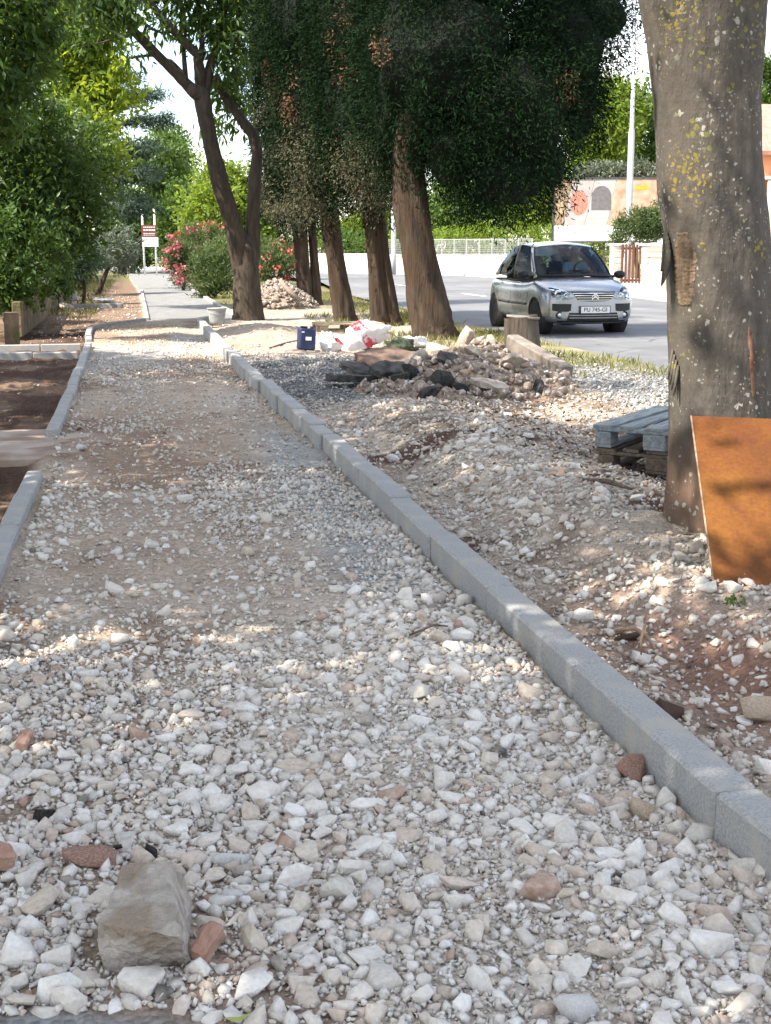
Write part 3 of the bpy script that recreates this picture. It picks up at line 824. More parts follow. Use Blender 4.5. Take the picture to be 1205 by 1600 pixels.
tz = rz_[-1, 0]; tcx = float(rz_[-1, 1])
for pts in ([(tcx - .1, TY, tz - .3), (tcx - .9, TY - .2, tz + 1.0), (tcx - 1.8, TY - .1, tz + 2.6)], [(tcx + .1, TY, tz - .3), (tcx + .7, TY + .4, tz + 1.1), (tcx + 1.2, TY + 1, tz + 3)], [(tcx, TY, tz - .3), (tcx + .1, TY - .3, tz + 1.4), (tcx + .1, TY - .5, tz + 3.4)]):
    m2 = MB(); m2.tube([Vector(p) - TB for p in pts], [.2, .13, .05], 10, wob=.04); m2.build('limb', M['bark_big'], bt, True)
crown('crown', bt, [(tcx - 1.6, TY - .3, tz + 2.8, 1.5, 1.7, 1.2), (tcx + 1.2, TY + .8, tz + 3.2, 1.8, 1.8, 1.3), (tcx, TY - .5, tz + 4, 1.8, 1.8, 1.2)], 9000, .12, L_DARK, 77, off=TB)
M['bare_wood'] = simple('bare_torn_wood', (.06, .038, .025), (.26, .19, .125), 22, .85, 1.0, 30, .02, stretch=(1, 1, .10))
def trunk_patch(name, th0, th1, z0, z1, mat, seed, proud=.006, rag=.25, nu=8, nv=22):
    rg = random.Random(seed); m2 = MB(); V = []
    for j in range(nv + 1):
        z = z0 + (z1 - z0) * j / nv; w = math.sin(math.pi * (.06 + .90 * j / nv)) ** .45
        a = th0 + (th1 - th0) * .5; h = (th1 - th0) * .5 * w
        lo, hi = a - h * (1 + rag * 2.4 * float(fbm(np.array([z * 9.0]), np.array([1.5]), seed, 5)[0])), a + h * (1 + rag * 2.4 * float(fbm(np.array([z * 9.0]), np.array([7.5]), seed, 5)[0]))
        for i in range(nu + 1):
            e = -.012 if i in (0, nu) or j in (0, nv) else proud + rg.uniform(-.004, .004)
            V.append(trunk_pt(lo + (hi - lo) * i / nu, z, e) - TB)
    m2.add(V, [(j * (nu + 1) + i, j * (nu + 1) + i + 1, (j + 1) * (nu + 1) + i + 1, (j + 1) * (nu + 1) + i) for j in range(nv) for i in range(nu)])
    return m2.build(name, mat, bt, True)
z1, z0 = at(1050, 362, TY).z, at(1050, 478, TY).z
trunk_patch('bare_wood_wound', math.pi + .22, math.pi + .80, z0, z1, M['bare_wood'], 3, .003, .55, 12, 60)['label'] = 'pale bare wood where the bark was torn off'
mb = MB(); rg = random.Random(4)
for k in range(5):                                              # torn bark slivers standing off the wound edge
    th = math.pi + .05 + .05 * k; za = z1 - .02 * k; ln = rg.uniform(.14, .3)
    P = [trunk_pt(th, za - ln * t, .012 + .035 * t * t + .004 * k) - TB for t in (0, .33, .66, 1)]
    mb.tube(P, [.012, .016, .013, .004], 5)
mb.build('torn_bark', M['bark_big'], bt, True)
z1, z0 = at(1150, 500, TY).z, at(1150, 618, TY).z
M['red_wound'] = simple('red_brown_scar', (.10, .035, .03), (.22, .13, .08), 10, .9, .6, 40, .01)
trunk_patch('bark_scar', 4.78, 4.92, z0, z1, M['red_wound'], 8, .003, .35, 4, 14)
mb = MB()
for k in range(4):
    th = math.pi + .10 + .05 * k; za = at(1050, 545 + 8 * k, TY).z
    mb.tube([trunk_pt(th, za - .14 * t, .006 + .03 * t) - TB for t in (0, .5, 1)], [.006, .009, .003], 4)
mb.build('torn_bark', M['bark_big'], bt, True)

# ------------------------------------------------------------------ cypresses along the road
M['inner'] = simple('dark_crown_core', (.004, .009, .005), (.010, .018, .009), 9, .95, 1.0, 12, .2)  # near-black colour for the cores added inside the crowns
def cyp(label, Y, trunks, blobs, n, seed, dusty=None, dead=None, size=.078):
    """trunks: lists of (px, py, half width px)"""
    p0 = trunks[0][0]; k = ppm(Y); b = at(p0[0], p0[1], Y); b.z = HZ1(b.x, b.y)
    t = tag(empty('cypress_tree', b), label, 'tree', 'cypresses between footpath and road')
    for j, tr in enumerate(trunks):
        mb = MB(); pts = []; rad = []
        tr = [(tr[0][0] + (tr[0][0] - tr[1][0]) * .15, tr[0][1] + 12, tr[0][2] * 1.45), (tr[0][0], tr[0][1] - 2, tr[0][2] * 1.12), (tr[0][0] * .75 + tr[1][0] * .25, tr[0][1] * .75 + tr[1][1] * .25, tr[0][2] * .80 + tr[1][2] * .2)] + list(tr[1:])
        for (px, py, hw) in tr: pts.append(at(px, py, Y + .05 * j) - b); rad.append(hw / k)
        P2, R2 = [], []
        for i in range(len(pts) - 1):
            for q in range(6):
                P2.append(pts[i].lerp(pts[i + 1], q / 6)); R2.append(rad[i] * (1 - q / 6) + rad[i + 1] * q / 6)
        P2.append(pts[-1]); R2.append(rad[-1])
        mb.tube(P2, R2, 30, wob=.045, seed=seed + j, flute=.10, nf=6); mb.build('trunk', M['bark_cypress'], t, True)
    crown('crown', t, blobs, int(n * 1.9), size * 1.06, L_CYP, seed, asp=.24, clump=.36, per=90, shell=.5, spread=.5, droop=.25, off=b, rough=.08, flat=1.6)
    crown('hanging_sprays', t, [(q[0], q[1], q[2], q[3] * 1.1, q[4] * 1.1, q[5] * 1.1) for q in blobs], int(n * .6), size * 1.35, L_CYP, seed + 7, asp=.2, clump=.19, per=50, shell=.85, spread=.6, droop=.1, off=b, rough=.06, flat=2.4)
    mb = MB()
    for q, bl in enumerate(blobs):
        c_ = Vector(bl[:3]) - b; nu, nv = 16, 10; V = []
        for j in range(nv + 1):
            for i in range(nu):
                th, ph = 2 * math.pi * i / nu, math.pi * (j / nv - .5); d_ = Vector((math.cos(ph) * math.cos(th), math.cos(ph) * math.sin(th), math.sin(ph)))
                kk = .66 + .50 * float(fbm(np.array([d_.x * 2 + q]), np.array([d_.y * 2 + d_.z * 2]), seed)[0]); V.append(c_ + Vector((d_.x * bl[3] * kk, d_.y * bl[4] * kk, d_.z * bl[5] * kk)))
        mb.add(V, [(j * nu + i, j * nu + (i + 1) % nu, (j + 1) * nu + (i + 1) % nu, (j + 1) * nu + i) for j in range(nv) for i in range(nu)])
    mb.build('light_blocking_core', M['inner'], t)  # solid dark blobs added to stop light passing through the crown
    if dusty: crown('sunlit_dusty_sprays', t, dusty, n // 6, size * .9, L_CYP2, seed + 1, asp=.30, clump=.34, per=80, shell=.7, spread=.6, droop=.4, off=b)  # paler sprays set where the sun strikes the crown, dust included
    if dead: crown('dead_sprays', t, dead, 260, size * .9, L_DEAD, seed + 2, asp=.3, clump=.2, per=60, shell=.3, spread=.6, droop=.6, off=b, flat=1.6)
    return t
cyp('thickest leaning cypress, its dark skirt hanging over the silver car', 21.9,
    [[(680, 532, 34), (660, 430, 27), (643, 330, 26), (636, 240, 22), (660, 60, 14)]],
    [Bl(700, 90, 21.9, 150, 170), Bl(800, 170, 21.6, 120, 150), Bl(790, 280, 21.4, 85, 62), Bl(870, 70, 22, 110, 110), Bl(640, 190, 22.3, 85, 100), Bl(720, 240, 21.6, 80, 70),
     Bl(850, 255, 21.8, 50, 55), Bl(900, 150, 22, 50, 90), Bl(760, -90, 22, 200, 130), Bl(935, 25, 22, 62, 55)], 52000, 21, None,
    [Bl(880, 130, 21, 10, 26), Bl(865, 190, 21, 9, 24), Bl(590, 90, 20.6, 14, 32), Bl(620, 130, 20.6, 8, 24)])
cyp('twin stemmed cypress between the single slim one and the thickest leaning one', 25.7,
    [[(595, 510, 15), (588, 430, 12), (580, 330, 12), (585, 220, 8)], [(612, 508, 15), (602, 430, 11), (592, 335, 10), (600, 220, 7)]],
    [Bl(565, 170, 25.7, 80, 140), Bl(585, 270, 25.4, 55, 55), Bl(560, 20, 25.7, 80, 120), Bl(605, 225, 25.0, 55, 75), Bl(630, 110, 24.8, 50, 90)], 27000, 31,
    [Bl(585, 310, 24.6, 40, 25), Bl(570, 250, 24.4, 35, 40)], [Bl(530, 60, 24.2, 10, 24), Bl(545, 110, 24.2, 9, 20), Bl(545, 30, 24.2, 12, 16)])
cyp('slim single cypress trunk, third of the row from the car', 27.5,
    [[(540, 504, 17), (528, 430, 14), (516, 350, 14), (510, 220, 9)]],
    [Bl(495, 150, 27.5, 75, 150), Bl(505, 270, 27.3, 50, 55), Bl(480, 20, 27.5, 80, 110), Bl(535, 215, 27.0, 50, 85), Bl(540, 90, 27.0, 45, 90)], 27000, 41,
    [Bl(500, 300, 26.4, 45, 40), Bl(480, 240, 26.2, 35, 50)], [Bl(455, 170, 26.2, 9, 40)])
cyp('split cypress trunk farthest back in the row, beside the pink oleander', 35.8,
    [[(480, 477, 12), (473, 420, 11), (468, 350, 11), (470, 230, 7)], [(494, 476, 9), (492, 420, 7), (488, 360, 6), (485, 250, 5)]],
    [Bl(440, 230, 35, 42, 110), Bl(445, 310, 35.5, 40, 45), Bl(430, 90, 35, 55, 110), Bl(485, 310, 36, 35, 45), Bl(465, 190, 34.5, 40, 100)], 24000, 51,
    [Bl(440, 290, 33.6, 38, 60), Bl(455, 330, 33.8, 35, 30), Bl(425, 200, 33.6, 30, 60)], [Bl(425, 140, 33, 9, 40)], .095)

# ------------------------------------------------------------------ forked tree by the footpath
FY = 28.5
fb = at(388, 500, FY); fb.z = 0
ft = tag(empty('forked_tree', fb), 'forked dark tree trunk by the bucket, leaning limbs reaching over the footpath', 'tree')
def limb(name, pts, mat=M['bark_grey'], n=12, dy=0.0):
    mb = MB(); k = ppm(FY); P = []; Rr = []
    for i in range(len(pts) - 1):
        for q in range(4):
            t = q / 4; a, c = pts[i], pts[i + 1]
            P.append(at(a[0] * (1 - t) + c[0] * t, a[1] * (1 - t) + c[1] * t, FY + dy * (i + t) / len(pts)) - fb); Rr.append((a[2] * (1 - t) + c[2] * t) / k)
    P.append(at(pts[-1][0], pts[-1][1], FY + dy) - fb); Rr.append(pts[-1][2] / k)
    mb.tube(P, Rr, n, wob=.05, seed=len(pts), flute=.05, nf=4); return mb.build(name, mat, ft, True)
limb('trunk', [(390, 512, 27), (388, 490, 23), (385, 430, 21), (383, 395, 20), (381, 372, 12), (381, 362, 4)])
limb('limb', [(380, 440, 12), (374, 395, 16), (362, 340, 14), (345, 290, 13), (333, 240, 12), (322, 190, 12), (316, 150, 12), (300, 140, 10)], dy=-.4)
limb('limb', [(390, 440, 10), (393, 395, 13.5), (396, 340, 11), (398, 290, 10), (402, 240, 8), (395, 210, 9), (372, 180, 7), (350, 150, 6), (338, 120, 6)], dy=.5)
limb('limb', [(316, 155, 10), (290, 130, 8), (262, 102, 7), (235, 75, 7), (203, 42, 6), (185, 15, 5), (165, -30, 4)], dy=-.8)
limb('limb', [(316, 155, 9), (312, 110, 8), (308, 85, 7), (285, 62, 6), (255, 30, 6), (232, 0, 5), (215, -40, 4)], dy=-.5)
limb('limb', [(318, 150, 8), (330, 100, 7), (345, 60, 6), (350, 10, 5), (352, -40, 4)], dy=.3)
limb('limb', [(312, 120, 4), (316, 70, 4), (312, 20, 4), (300, -40, 3)], dy=.2)
limb('branch', [(203, 42, 3), (222, 34, 2.2), (240, 46, 2), (256, 53, 1.6)], n=6)
limb('branch', [(245, 86, 3), (228, 87, 2.2), (205, 90, 2)], n=6)
limb('branch', [(248, 90, 3), (268, 95, 2.4), (283, 110, 2.4), (296, 132, 3)], n=6)
limb('branch', [(292, 138, 4), (288, 95, 3.4), (287, 70, 3), (292, 40, 2)], n=6)
limb('branch', [(195, 30, 2.5), (175, 62, 1.8), (155, 68, 1.4), (120, 66, 1)], n=6)
crown('crown', ft, [Bl(190, 10, FY - .8, 40, 22), Bl(150, -10, FY - 1, 50, 35), Bl(245, 40, FY - .8, 22, 16), Bl(300, 20, FY, 40, 35), Bl(350, 70, FY, 28, 70), Bl(140, 45, FY - 1, 35, 18), Bl(370, -20, FY + .5, 60, 50), Bl(215, 88, FY - .6, 12, 8),
      Bl(360, 150, FY + .6, 22, 50), Bl(250, -50, FY, 100, 50), Bl(335, 200, FY + 2.2, 8, 14), Bl(292, 178, FY - .5, 5, 9)], 9000, .20, L_DARK, 61, asp=.30, clump=.42, per=22, droop=1.1, shell=.2, off=fb, rough=.2)

# ------------------------------------------------------------------ trees of the gardens on the path's other side
def g_tree(name, label, px, Y, blobs, n, size, mat, seed, r0=.16, cat='tree', upright=0, **kw):
    b = at(px, 420, Y); b.z = -.05
    zc = max(.5, min(bl[2] for bl in blobs) + .3 * (max(bl[2] for bl in blobs) - min(bl[2] for bl in blobs)))
    ctr = Vector((sum(bl[0] for bl in blobs) / len(blobs), sum(bl[1] for bl in blobs) / len(blobs), zc))
    tr = [(b, r0 * 1.2), (b.lerp(ctr, .4) + Vector((.05, 0, .1)), r0 * .85), (ctr, r0 * .5)]
    if upright: tr = [(b, r0 * 1.2), (b + Vector((.05, .02, upright * .5)), r0), (b + Vector((0, 0, upright)), r0 * .8)]
    return tree(name, label, b, tr, blobs, n, size, mat, seed, cat=cat, **kw)
g_tree('laurel_tree', 'dense dark laurel tree overhanging the garden wall', -50, 27,
       [Bl(70, 290, 27, 80, 80), Bl(20, 250, 26, 80, 90), Bl(120, 240, 28, 52, 55), Bl(30, 370, 25.5, 75, 60), Bl(100, 350, 27.5, 60, 55), Bl(145, 300, 28.5, 30, 40), Bl(0, 170, 26, 80, 60)], 26000, .15, L_LAUREL, 71, clump=.36, asp=.34, upright=2.2)
g_tree('ash_tree', 'yellow green sunlit ash tree rising behind the dark laurel', 40, 35,
       [Bl(120, 120, 35, 60, 45), Bl(165, 150, 34.5, 38, 45), Bl(70, 70, 35, 70, 45), Bl(150, 60, 35, 45, 35), Bl(150, 215, 33.5, 38, 40), Bl(160, 260, 33.5, 28, 32), Bl(110, 20, 35, 80, 40), Bl(90, 190, 34, 50, 40)], 17000, .19, L_ASH, 72, clump=.42, shell=.35, upright=4.5)
g_tree('shade_tree', 'dark leafy tree filling the top corner above the laurel', -40, 22.5,
       [Bl(10, 60, 22.5, 60, 75), Bl(45, 20, 22.5, 55, 40), Bl(-40, 140, 22, 80, 80), Bl(-60, 20, 22, 120, 90), Bl(0, -60, 22.5, 110, 60)], 15000, .16, L_DARK, 73, asp=.34, droop=.6)
g_tree('cedar_tree', 'cedar with flat layered branches against the sky', 120, 52,
       [Bl(200, 150, 52, 52, 9, 1.2), Bl(215, 190, 52, 55, 8, 1.2), Bl(180, 120, 52, 48, 9, 1.2), Bl(195, 230, 52, 50, 12, 1.4), Bl(240, 146, 51.6, 18, 4, .6), Bl(245, 184, 51.6, 26, 4, .6), Bl(195, 270, 52, 50, 14, 1.4), Bl(200, 320, 52, 45, 20, 1.4)], 16000, .20, L_CEDAR, 74, asp=.2, clump=.5, droop=.35, shell=.1, flat=.3, upright=6)
g_tree('broad_tree', 'broad dark green tree behind the two-post sign', 205, 88,
       [Bl(225, 300, 88, 55, 65), Bl(255, 270, 88, 38, 50), Bl(195, 350, 86, 36, 50), Bl(275, 320, 89, 28, 55), Bl(240, 365, 90, 25, 30), Bl(200, 395, 86, 24, 30)], 19000, .30, L_MID, 75, clump=.6)
g_tree('far_tree', 'paler tall tree in the gap where the path vanishes', 270, 96,
       [Bl(272, 245, 96, 22, 35), Bl(262, 215, 96, 20, 18), Bl(285, 300, 96, 22, 50), Bl(255, 330, 100, 25, 40)], 8000, .32, L_MID, 76, clump=.8)
g_tree('dark_tree', 'dark rounded evergreen closing the view beside the oleander', 285, 84,
       [Bl(278, 340, 84, 26, 48), Bl(262, 385, 84, 15, 25), Bl(290, 380, 84, 16, 30), Bl(215, 385, 88, 18, 25)], 10000, .28, L_DARK, 79, clump=.6)
g_tree('bright_tree', 'bright sunlit yellow green tree seen through the fork of the dark trunk', 340, 64,
       [Bl(325, 330, 64, 38, 42), Bl(350, 290, 66, 36, 35), Bl(385, 330, 66, 40, 40), Bl(410, 370, 66, 30, 30), Bl(365, 370, 65, 40, 25)], 17000, .26, L_BRIGHT, 78, clump=.6)
g_tree('olive_tree', 'grey green olive tree by the far end of the garden wall', 150, 46,
       [Bl(170, 390, 46, 32, 24), Bl(195, 380, 47, 18, 18), Bl(150, 405, 45, 18, 16), Bl(185, 410, 47, 20, 14)], 7000, .15, L_OLIVE, 80, asp=.25, r0=.09)
g_tree('blue_conifer', 'low blue green conifer bush between the laurel and the olive tree', 128, 38,
       [Bl(128, 405, 38, 20, 14), Bl(120, 425, 38, 18, 10), Bl(138, 390, 38, 14, 14)], 5000, .13, L_CEDAR, 81, asp=.2, r0=.05, cat='bush')
for i, (px, py, Y, rx, rz, mt, lab) in enumerate((
        (8, 440, 25.5, 42, 40, L_MID, 'leafy garden shrub with white flower heads nearest the wall end'),
        (38, 435, 29.5, 30, 38, L_MID, 'leafy green shrub hanging over the middle of the garden wall'),
        (72, 425, 36, 28, 38, L_LAUREL, 'upright dark shrub at the far end of the tan garden wall'),
        (98, 428, 41, 20, 26, L_BRIGHT, 'small light green plant on top of the tan garden wall'))):
    g_tree('garden_shrub', lab, px, Y, [Bl(px, py, Y, rx, rz), Bl(px - rx * .4, py + rz * .3, Y - .3, rx * .6, rz * .6), Bl(px + rx * .4, py - rz * .1, Y + .3, rx * .6, rz * .7)], 4500, .12, mt, 90 + i, r0=.04, cat='shrub', group='shrubs behind the garden wall', clump=.28)
sh = [o for o in C.objects if o.name == 'garden_shrub'][0]
crown('blossoms', sh, [Bl(20, 427, 24.0, 2.5, 2.5), Bl(57, 420, 27.2, 2.5, 2.5), Bl(70, 440, 27.4, 1.5, 1.5)], 90, .06, L_WHITE, 99, asp=.8, clump=.04, per=30, shell=0, off=sh.location)
def oleander(label, px, Y, blobs, n, seed, petal, np_):
    t = g_tree('oleander_bush', label, px, Y, blobs, n, .17, L_OLEA, seed, r0=.05, cat='bush', group='oleanders beside the footpath', asp=.2, clump=.34, droop=-.3)
    if petal: crown('blossoms', t, [(b[0] - .15, b[1] - .25, b[2] + .05, b[3] * 1.02, b[4] * 1.02, b[5] * 1.02) for b in blobs], np_, .11, petal, seed + 9, asp=.9, clump=.17, per=10, shell=.92, off=t.location, rough=.05)
    return t
oleander('pink flowering oleander bush at the bend of the footpath', 285, 50, [Bl(285, 415, 50, 20, 30), Bl(300, 385, 51, 18, 25), Bl(275, 395, 50, 12, 22)], 6500, 111, L_PETAL, 650)
oleander('dark green oleander bush in front of the pink one, beside the forked trunk', 335, 42, [Bl(335, 425, 42, 30, 34), Bl(350, 400, 43, 24, 26), Bl(318, 445, 42, 16, 18)], 7500, 112, None, 0)
oleander('red tipped oleander between the forked trunk and the split cypress', 432, 47, [Bl(432, 415, 47, 32, 28), Bl(455, 400, 48, 20, 28), Bl(415, 400, 48, 18, 26)], 7500, 113, L_PETAL2, 380)
oleander('orange red oleander farther along behind the pink bush', 310, 58, [Bl(308, 375, 58, 26, 20), Bl(335, 370, 58, 22, 20)], 5000, 114, L_PETAL2, 350)

# ------------------------------------------------------------------ trees across the road
for i, (px, Y, bl, mt, lab, nn) in enumerate((
        (940, 92, [Bl(940, 200, 92, 55, 70), Bl(915, 250, 92, 40, 40), Bl(965, 170, 93, 35, 45)], L_BRIGHT, 'tall light green tree rising above the billboard', 15000),
        (1010, 96, [Bl(1005, 210, 96, 40, 75), Bl(1030, 250, 96, 40, 45)], L_MID, 'darker tall tree behind the lamp post and big trunk', 12000),
        (720, 92, [Bl(715, 325, 92, 50, 40), Bl(760, 340, 92, 40, 30), Bl(690, 345, 91, 30, 30)], L_MID, 'green garden tree seen right of the thickest cypress trunk', 10000),
        (560, 96, [Bl(560, 365, 96, 36, 28), Bl(590, 350, 97, 30, 30), Bl(525, 370, 96, 24, 22)], L_BRIGHT, 'light green tree behind the wall, framed by cypress trunks', 9000),
        (850, 92, [Bl(850, 320, 92, 40, 28), Bl(820, 330, 92, 30, 26)], L_BRIGHT, 'sunlit yellow green tree behind the car and hedge', 9000),
        (1200, 70, [Bl(1203, 160, 70, 22, 14), Bl(1215, 110, 70, 26, 10)], L_DARK, 'sliver of dark pine above the red roof', 3000))):
    g_tree('roadside_tree', lab, px, Y, bl, nn, .34, mt, 130 + i, r0=.22, group='trees across the road', clump=.75)
# ------------------------------------------------------------------ garden trees beside the photographer: they shade the near footpath
def shade(label, x, y, seed, n=9000, z=6.2, r=2.3, lobes=6):
    rg = random.Random(seed)
    bl = [(x + rg.uniform(-1, 1) * r * .75, y + rg.uniform(-1, 1) * r * .9, z + rg.uniform(-1.5, 1.6), r * rg.uniform(.45, .7), r * rg.uniform(.45, .7), r * rg.uniform(.3, .5)) for _ in range(lobes)]
    return tree('garden_tree', label, (x, y, -.1), [((x, y, -.1), .2), ((x + .1, y, 1.8), .15), ((x, y + .1, z - 1.2), .1)], bl, n, .21, L_DARK, seed, group='garden trees shading the near footpath', clump=.5, shell=.15)
for i, (x, y, lab) in enumerate(((-4.3, -.6, 'garden tree beside the photographer'), (-4.3, 3.2, 'garden tree shading the loose stones'), (-4.1, 6.6, 'garden tree shading the slab'),
                                 (-4.6, 10.2, 'garden tree opposite the stacked pallets'), (-4.2, 13.6, 'garden tree opposite the rubble heap'))):
    shade(lab, x, y, 300 + i, 13500, r=2.8, lobes=11)
shade('garden tree nearest the tan wall, beyond the slab', -4.4, 17.4, 320, 9000, 4.0, 1.9, 6)
# ------------------------------------------------------------------ the silver car
def car_paint():
    m, n, l, b = nodes_of('silver_car_paint')
    b.inputs['Base Color'].default_value = (.33, .355, .39, 1); b.inputs['Metallic'].default_value = .75; b.inputs['Roughness'].default_value = .30
    b.inputs['Coat Weight'].default_value = .6; b.inputs['Coat Roughness'].default_value = .05
    f, _ = noise(n, l, 5, 6); r_ = ramp(n, l, f, [(.3, .24), (.7, .38)]); l.new(r_, b.inputs['Roughness'])
    return m
def glass_mat(name, tint, refl):
    m, n, l, b = nodes_of(name)
    t = n.new('ShaderNodeBsdfTransparent'); t.inputs['Color'].default_value = (*tint, 1)
    g = n.new('ShaderNodeBsdfGlossy'); g.inputs['Roughness'].default_value = .02; g.inputs['Color'].default_value = (.95, .97, 1, 1)
    lw = n.new('ShaderNodeLayerWeight'); lw.inputs['Blend'].default_value = refl
    x = n.new('ShaderNodeMixShader'); l.new(lw.outputs['Fresnel'], x.inputs[0]); l.new(t.outputs[0], x.inputs[1]); l.new(g.outputs[0], x.inputs[2])
    l.new(x.outputs[0], n['Material Output'].inputs['Surface']); return m
M['paint'] = car_paint()
M['glass'] = glass_mat('car_glass', (.62, .68, .68), .20)
M['side_glass'] = glass_mat('tinted_side_glass', (.06, .07, .07), .08)
M['lamp_glass'] = glass_mat('lamp_lens', (.85, .88, .9), .25)
M['chrome'] = simple('bright_chrome', (.62, .63, .65), None, rough=.18, metal=1.0)
M['reflector'] = simple('lamp_reflector', (.35, .36, .38), (.62, .63, .65), 14, .22, metal=.85)
M['tyre'] = simple('tyre_rubber', (.016, .016, .017), (.03, .03, .03), 20, .8)
M['rim'] = simple('wheel_cover', (.28, .29, .30), (.36, .37, .38), 10, .4, metal=.6)
M['interior'] = simple('grey_car_interior', (.05, .052, .058), (.085, .087, .092), 8, .85)
M['plate'] = simple('number_plate_white', (.66, .66, .64), (.72, .72, .70), 12, .5)
M['plate_ink'] = simple('number_plate_ink', (.02, .02, .02), (.04, .04, .04), 12, .6)
car = empty('car', (7.66, 22.02, .012), R(2.0))
tag(car, 'silver five-door hatchback driving towards the camera with its lamps off', 'car')
ST = [(0, .62, .735, .24), (.03, .72, .765, .21), (.10, .775, .80, .19), (.22, .805, .845, .18), (.45, .822, .905, .18), (.70, .828, .955, .18), (.95, .832, .985, .18), (1.15, .834, .955, .18),
      (1.6, .834, .93, .18), (2.2, .834, .93, .18), (2.8, .834, .94, .18), (3.2, .825, .95, .19), (3.5, .80, .95, .21), (3.7, .755, .93, .25), (3.82, .68, .86, .32)]
def cprof(y, w, zt, zb):
    zs = zt - .085
    return [(0, zb), (.80 * w, zb), (.955 * w, zb + .07), (w, .40), (w * 1.0, .56), (.985 * w, zs - .07), (.945 * w, zs), (.80 * w, zs + .045), (.42 * w, zt - .008), (0, zt)]
def bow(x, y):
    f = max(0, 1 - y / .9); rr = max(0, 1 - (3.82 - y) / .6)
    return y + .26 * x * x * f - .18 * x * x * rr
tub = MB(); NP = 10
V = []; F = []
for (y, w, zt, zb) in ST:
    pr = cprof(y, w, zt, zb)
    full = [(x, z) for x, z in pr] + [(-x, z) for x, z in pr[-2:0:-1]]
    for x, z in full: V.append((x, bow(x, y), z))
NF = 2 * NP - 2
for i in range(len(ST) - 1):
    for k in range(NF): F.append((i * NF + k, i * NF + (k + 1) % NF, (i + 1) * NF + (k + 1) % NF, (i + 1) * NF + k))
for i, sgn in ((0, 1), (len(ST) - 1, -1)):
    b0 = i * NF; y, w, zt, zb = ST[i]; pr = cprof(y, w, zt, zb); cols = 8; idx = []
    for j in range(NP):
        row = []
        for c in range(cols + 1):
            if c == 0: row.append(b0 + j)
            elif c == cols: row.append(b0 + ((NF - j) % NF))
            elif j in (0, NP - 1): row.append(None)
            else:
                x = pr[j][0] * (1 - 2 * c / cols); V.append((x, bow(x, y) - sgn * .012 * (1 - abs(2 * c / cols - 1)), pr[j][1])); row.append(len(V) - 1)
        idx.append(row)
    for j in range(NP - 1):
        A, B_ = idx[j], idx[j + 1]
        if j == 0: F.append((A[0], *[B_[c] for c in range(cols + 1)]))
        elif j == NP - 2: F.append((B_[0], *[A[c] for c in range(cols, -1, -1)]))
        else:
            for c in range(cols): F.append((A[c], A[c + 1], B_[c + 1], B_[c]))
tub.add(V, F)
body = tub.build('body', M['paint'], car, True)
FA, RA, WR, TRK = .74, 3.17, .29, .725
cutm = MB()
for y in (FA, RA):
    for s in (-1, 1): cutm.lathe((s * .80, y, .30), [(.335, -.22), (.335, .22)], 28, 'x')
cut = cutm.build('cutter', None)
cut.matrix_world = car.matrix_world.copy()
cut.parent = car; cut.location = (0, 0, 0); cut.rotation_euler = (0, 0, 0)
sb_ = body.modifiers.new('s', 'SUBSURF'); sb_.levels = 1
bo = body.modifiers.new('b', 'BOOLEAN'); bo.object = cut; bo.operation = 'DIFFERENCE'; bo.solver = 'EXACT'
bpy.context.view_layer.update()
dg = bpy.context.evaluated_depsgraph_get()
ev = body.evaluated_get(dg); nm_ = bpy.data.meshes.new_from_object(ev)
bvh = BVHTree.FromObject(body, dg)
body.modifiers.clear(); body.data = nm_
nm_.polygons.foreach_set('use_smooth', np.ones(len(nm_.polygons), bool))
nm_.set_sharp_from_angle(angle=R(38))
bpy.data.objects.remove(cut)
def hit(o, d):
    r = bvh.ray_cast(Vector(o), Vector(d)); return r[0]
def front_patch(name, top, bot, mat, parent=car, nv=5, proud=.006, dep=.02):
    n = len(top); mb = MB(); A, Bk = [], []
    for j in range(nv + 1):
        for i in range(n):
            x = top[i][0] * (1 - j / nv) + bot[i][0] * j / nv; z = top[i][1] * (1 - j / nv) + bot[i][1] * j / nv
            h = hit((x, -1, z), (0, 1, 0)) or hit((x * .97, -1, z), (0, 1, 0)) or Vector((x, .25, z))
            A.append((x, h.y - proud, z)); Bk.append((x, h.y + dep, z))
    N = len(A); fs = []
    for j in range(nv):
        for i in range(n - 1):
            a = j * n + i; fs.append((a, a + 1, a + 1 + n, a + n)); fs.append((N + a + n, N + a + n + 1, N + a + 1, N + a))
    ring = list(range(n)) + [j * n + n - 1 for j in range(1, nv + 1)] + [nv * n + i for i in range(n - 2, -1, -1)] + [j * n for j in range(nv - 1, 0, -1)]
    for a, b in zip(ring, ring[1:] + ring[:1]): fs.append((b, a, N + a, N + b))
    mb.add(A + Bk, fs); return mb.build(name, mat, parent, False)
def lin(x0, x1, n, f): return [(x0 + (x1 - x0) * i / (n - 1), f(x0 + (x1 - x0) * i / (n - 1))) for i in range(n)]
gr = front_patch('grille', lin(-.40, .40, 17, lambda x: .742 - .02 * x * x), [(x * .72, z) for x, z in lin(-.40, .40, 17, lambda x: .575 + .10 * abs(x) ** 2.2)], M['black_plastic'], proud=.004)
for k in range(4):
    z = .712 - .038 * k; w = .375 - .028 * k
    front_patch('grille_bar', lin(-w, w, 13, lambda x: z + .006), lin(-w, w, 13, lambda x: z - .005), M['chrome'], gr, 1, .012, .005)
em = MB()
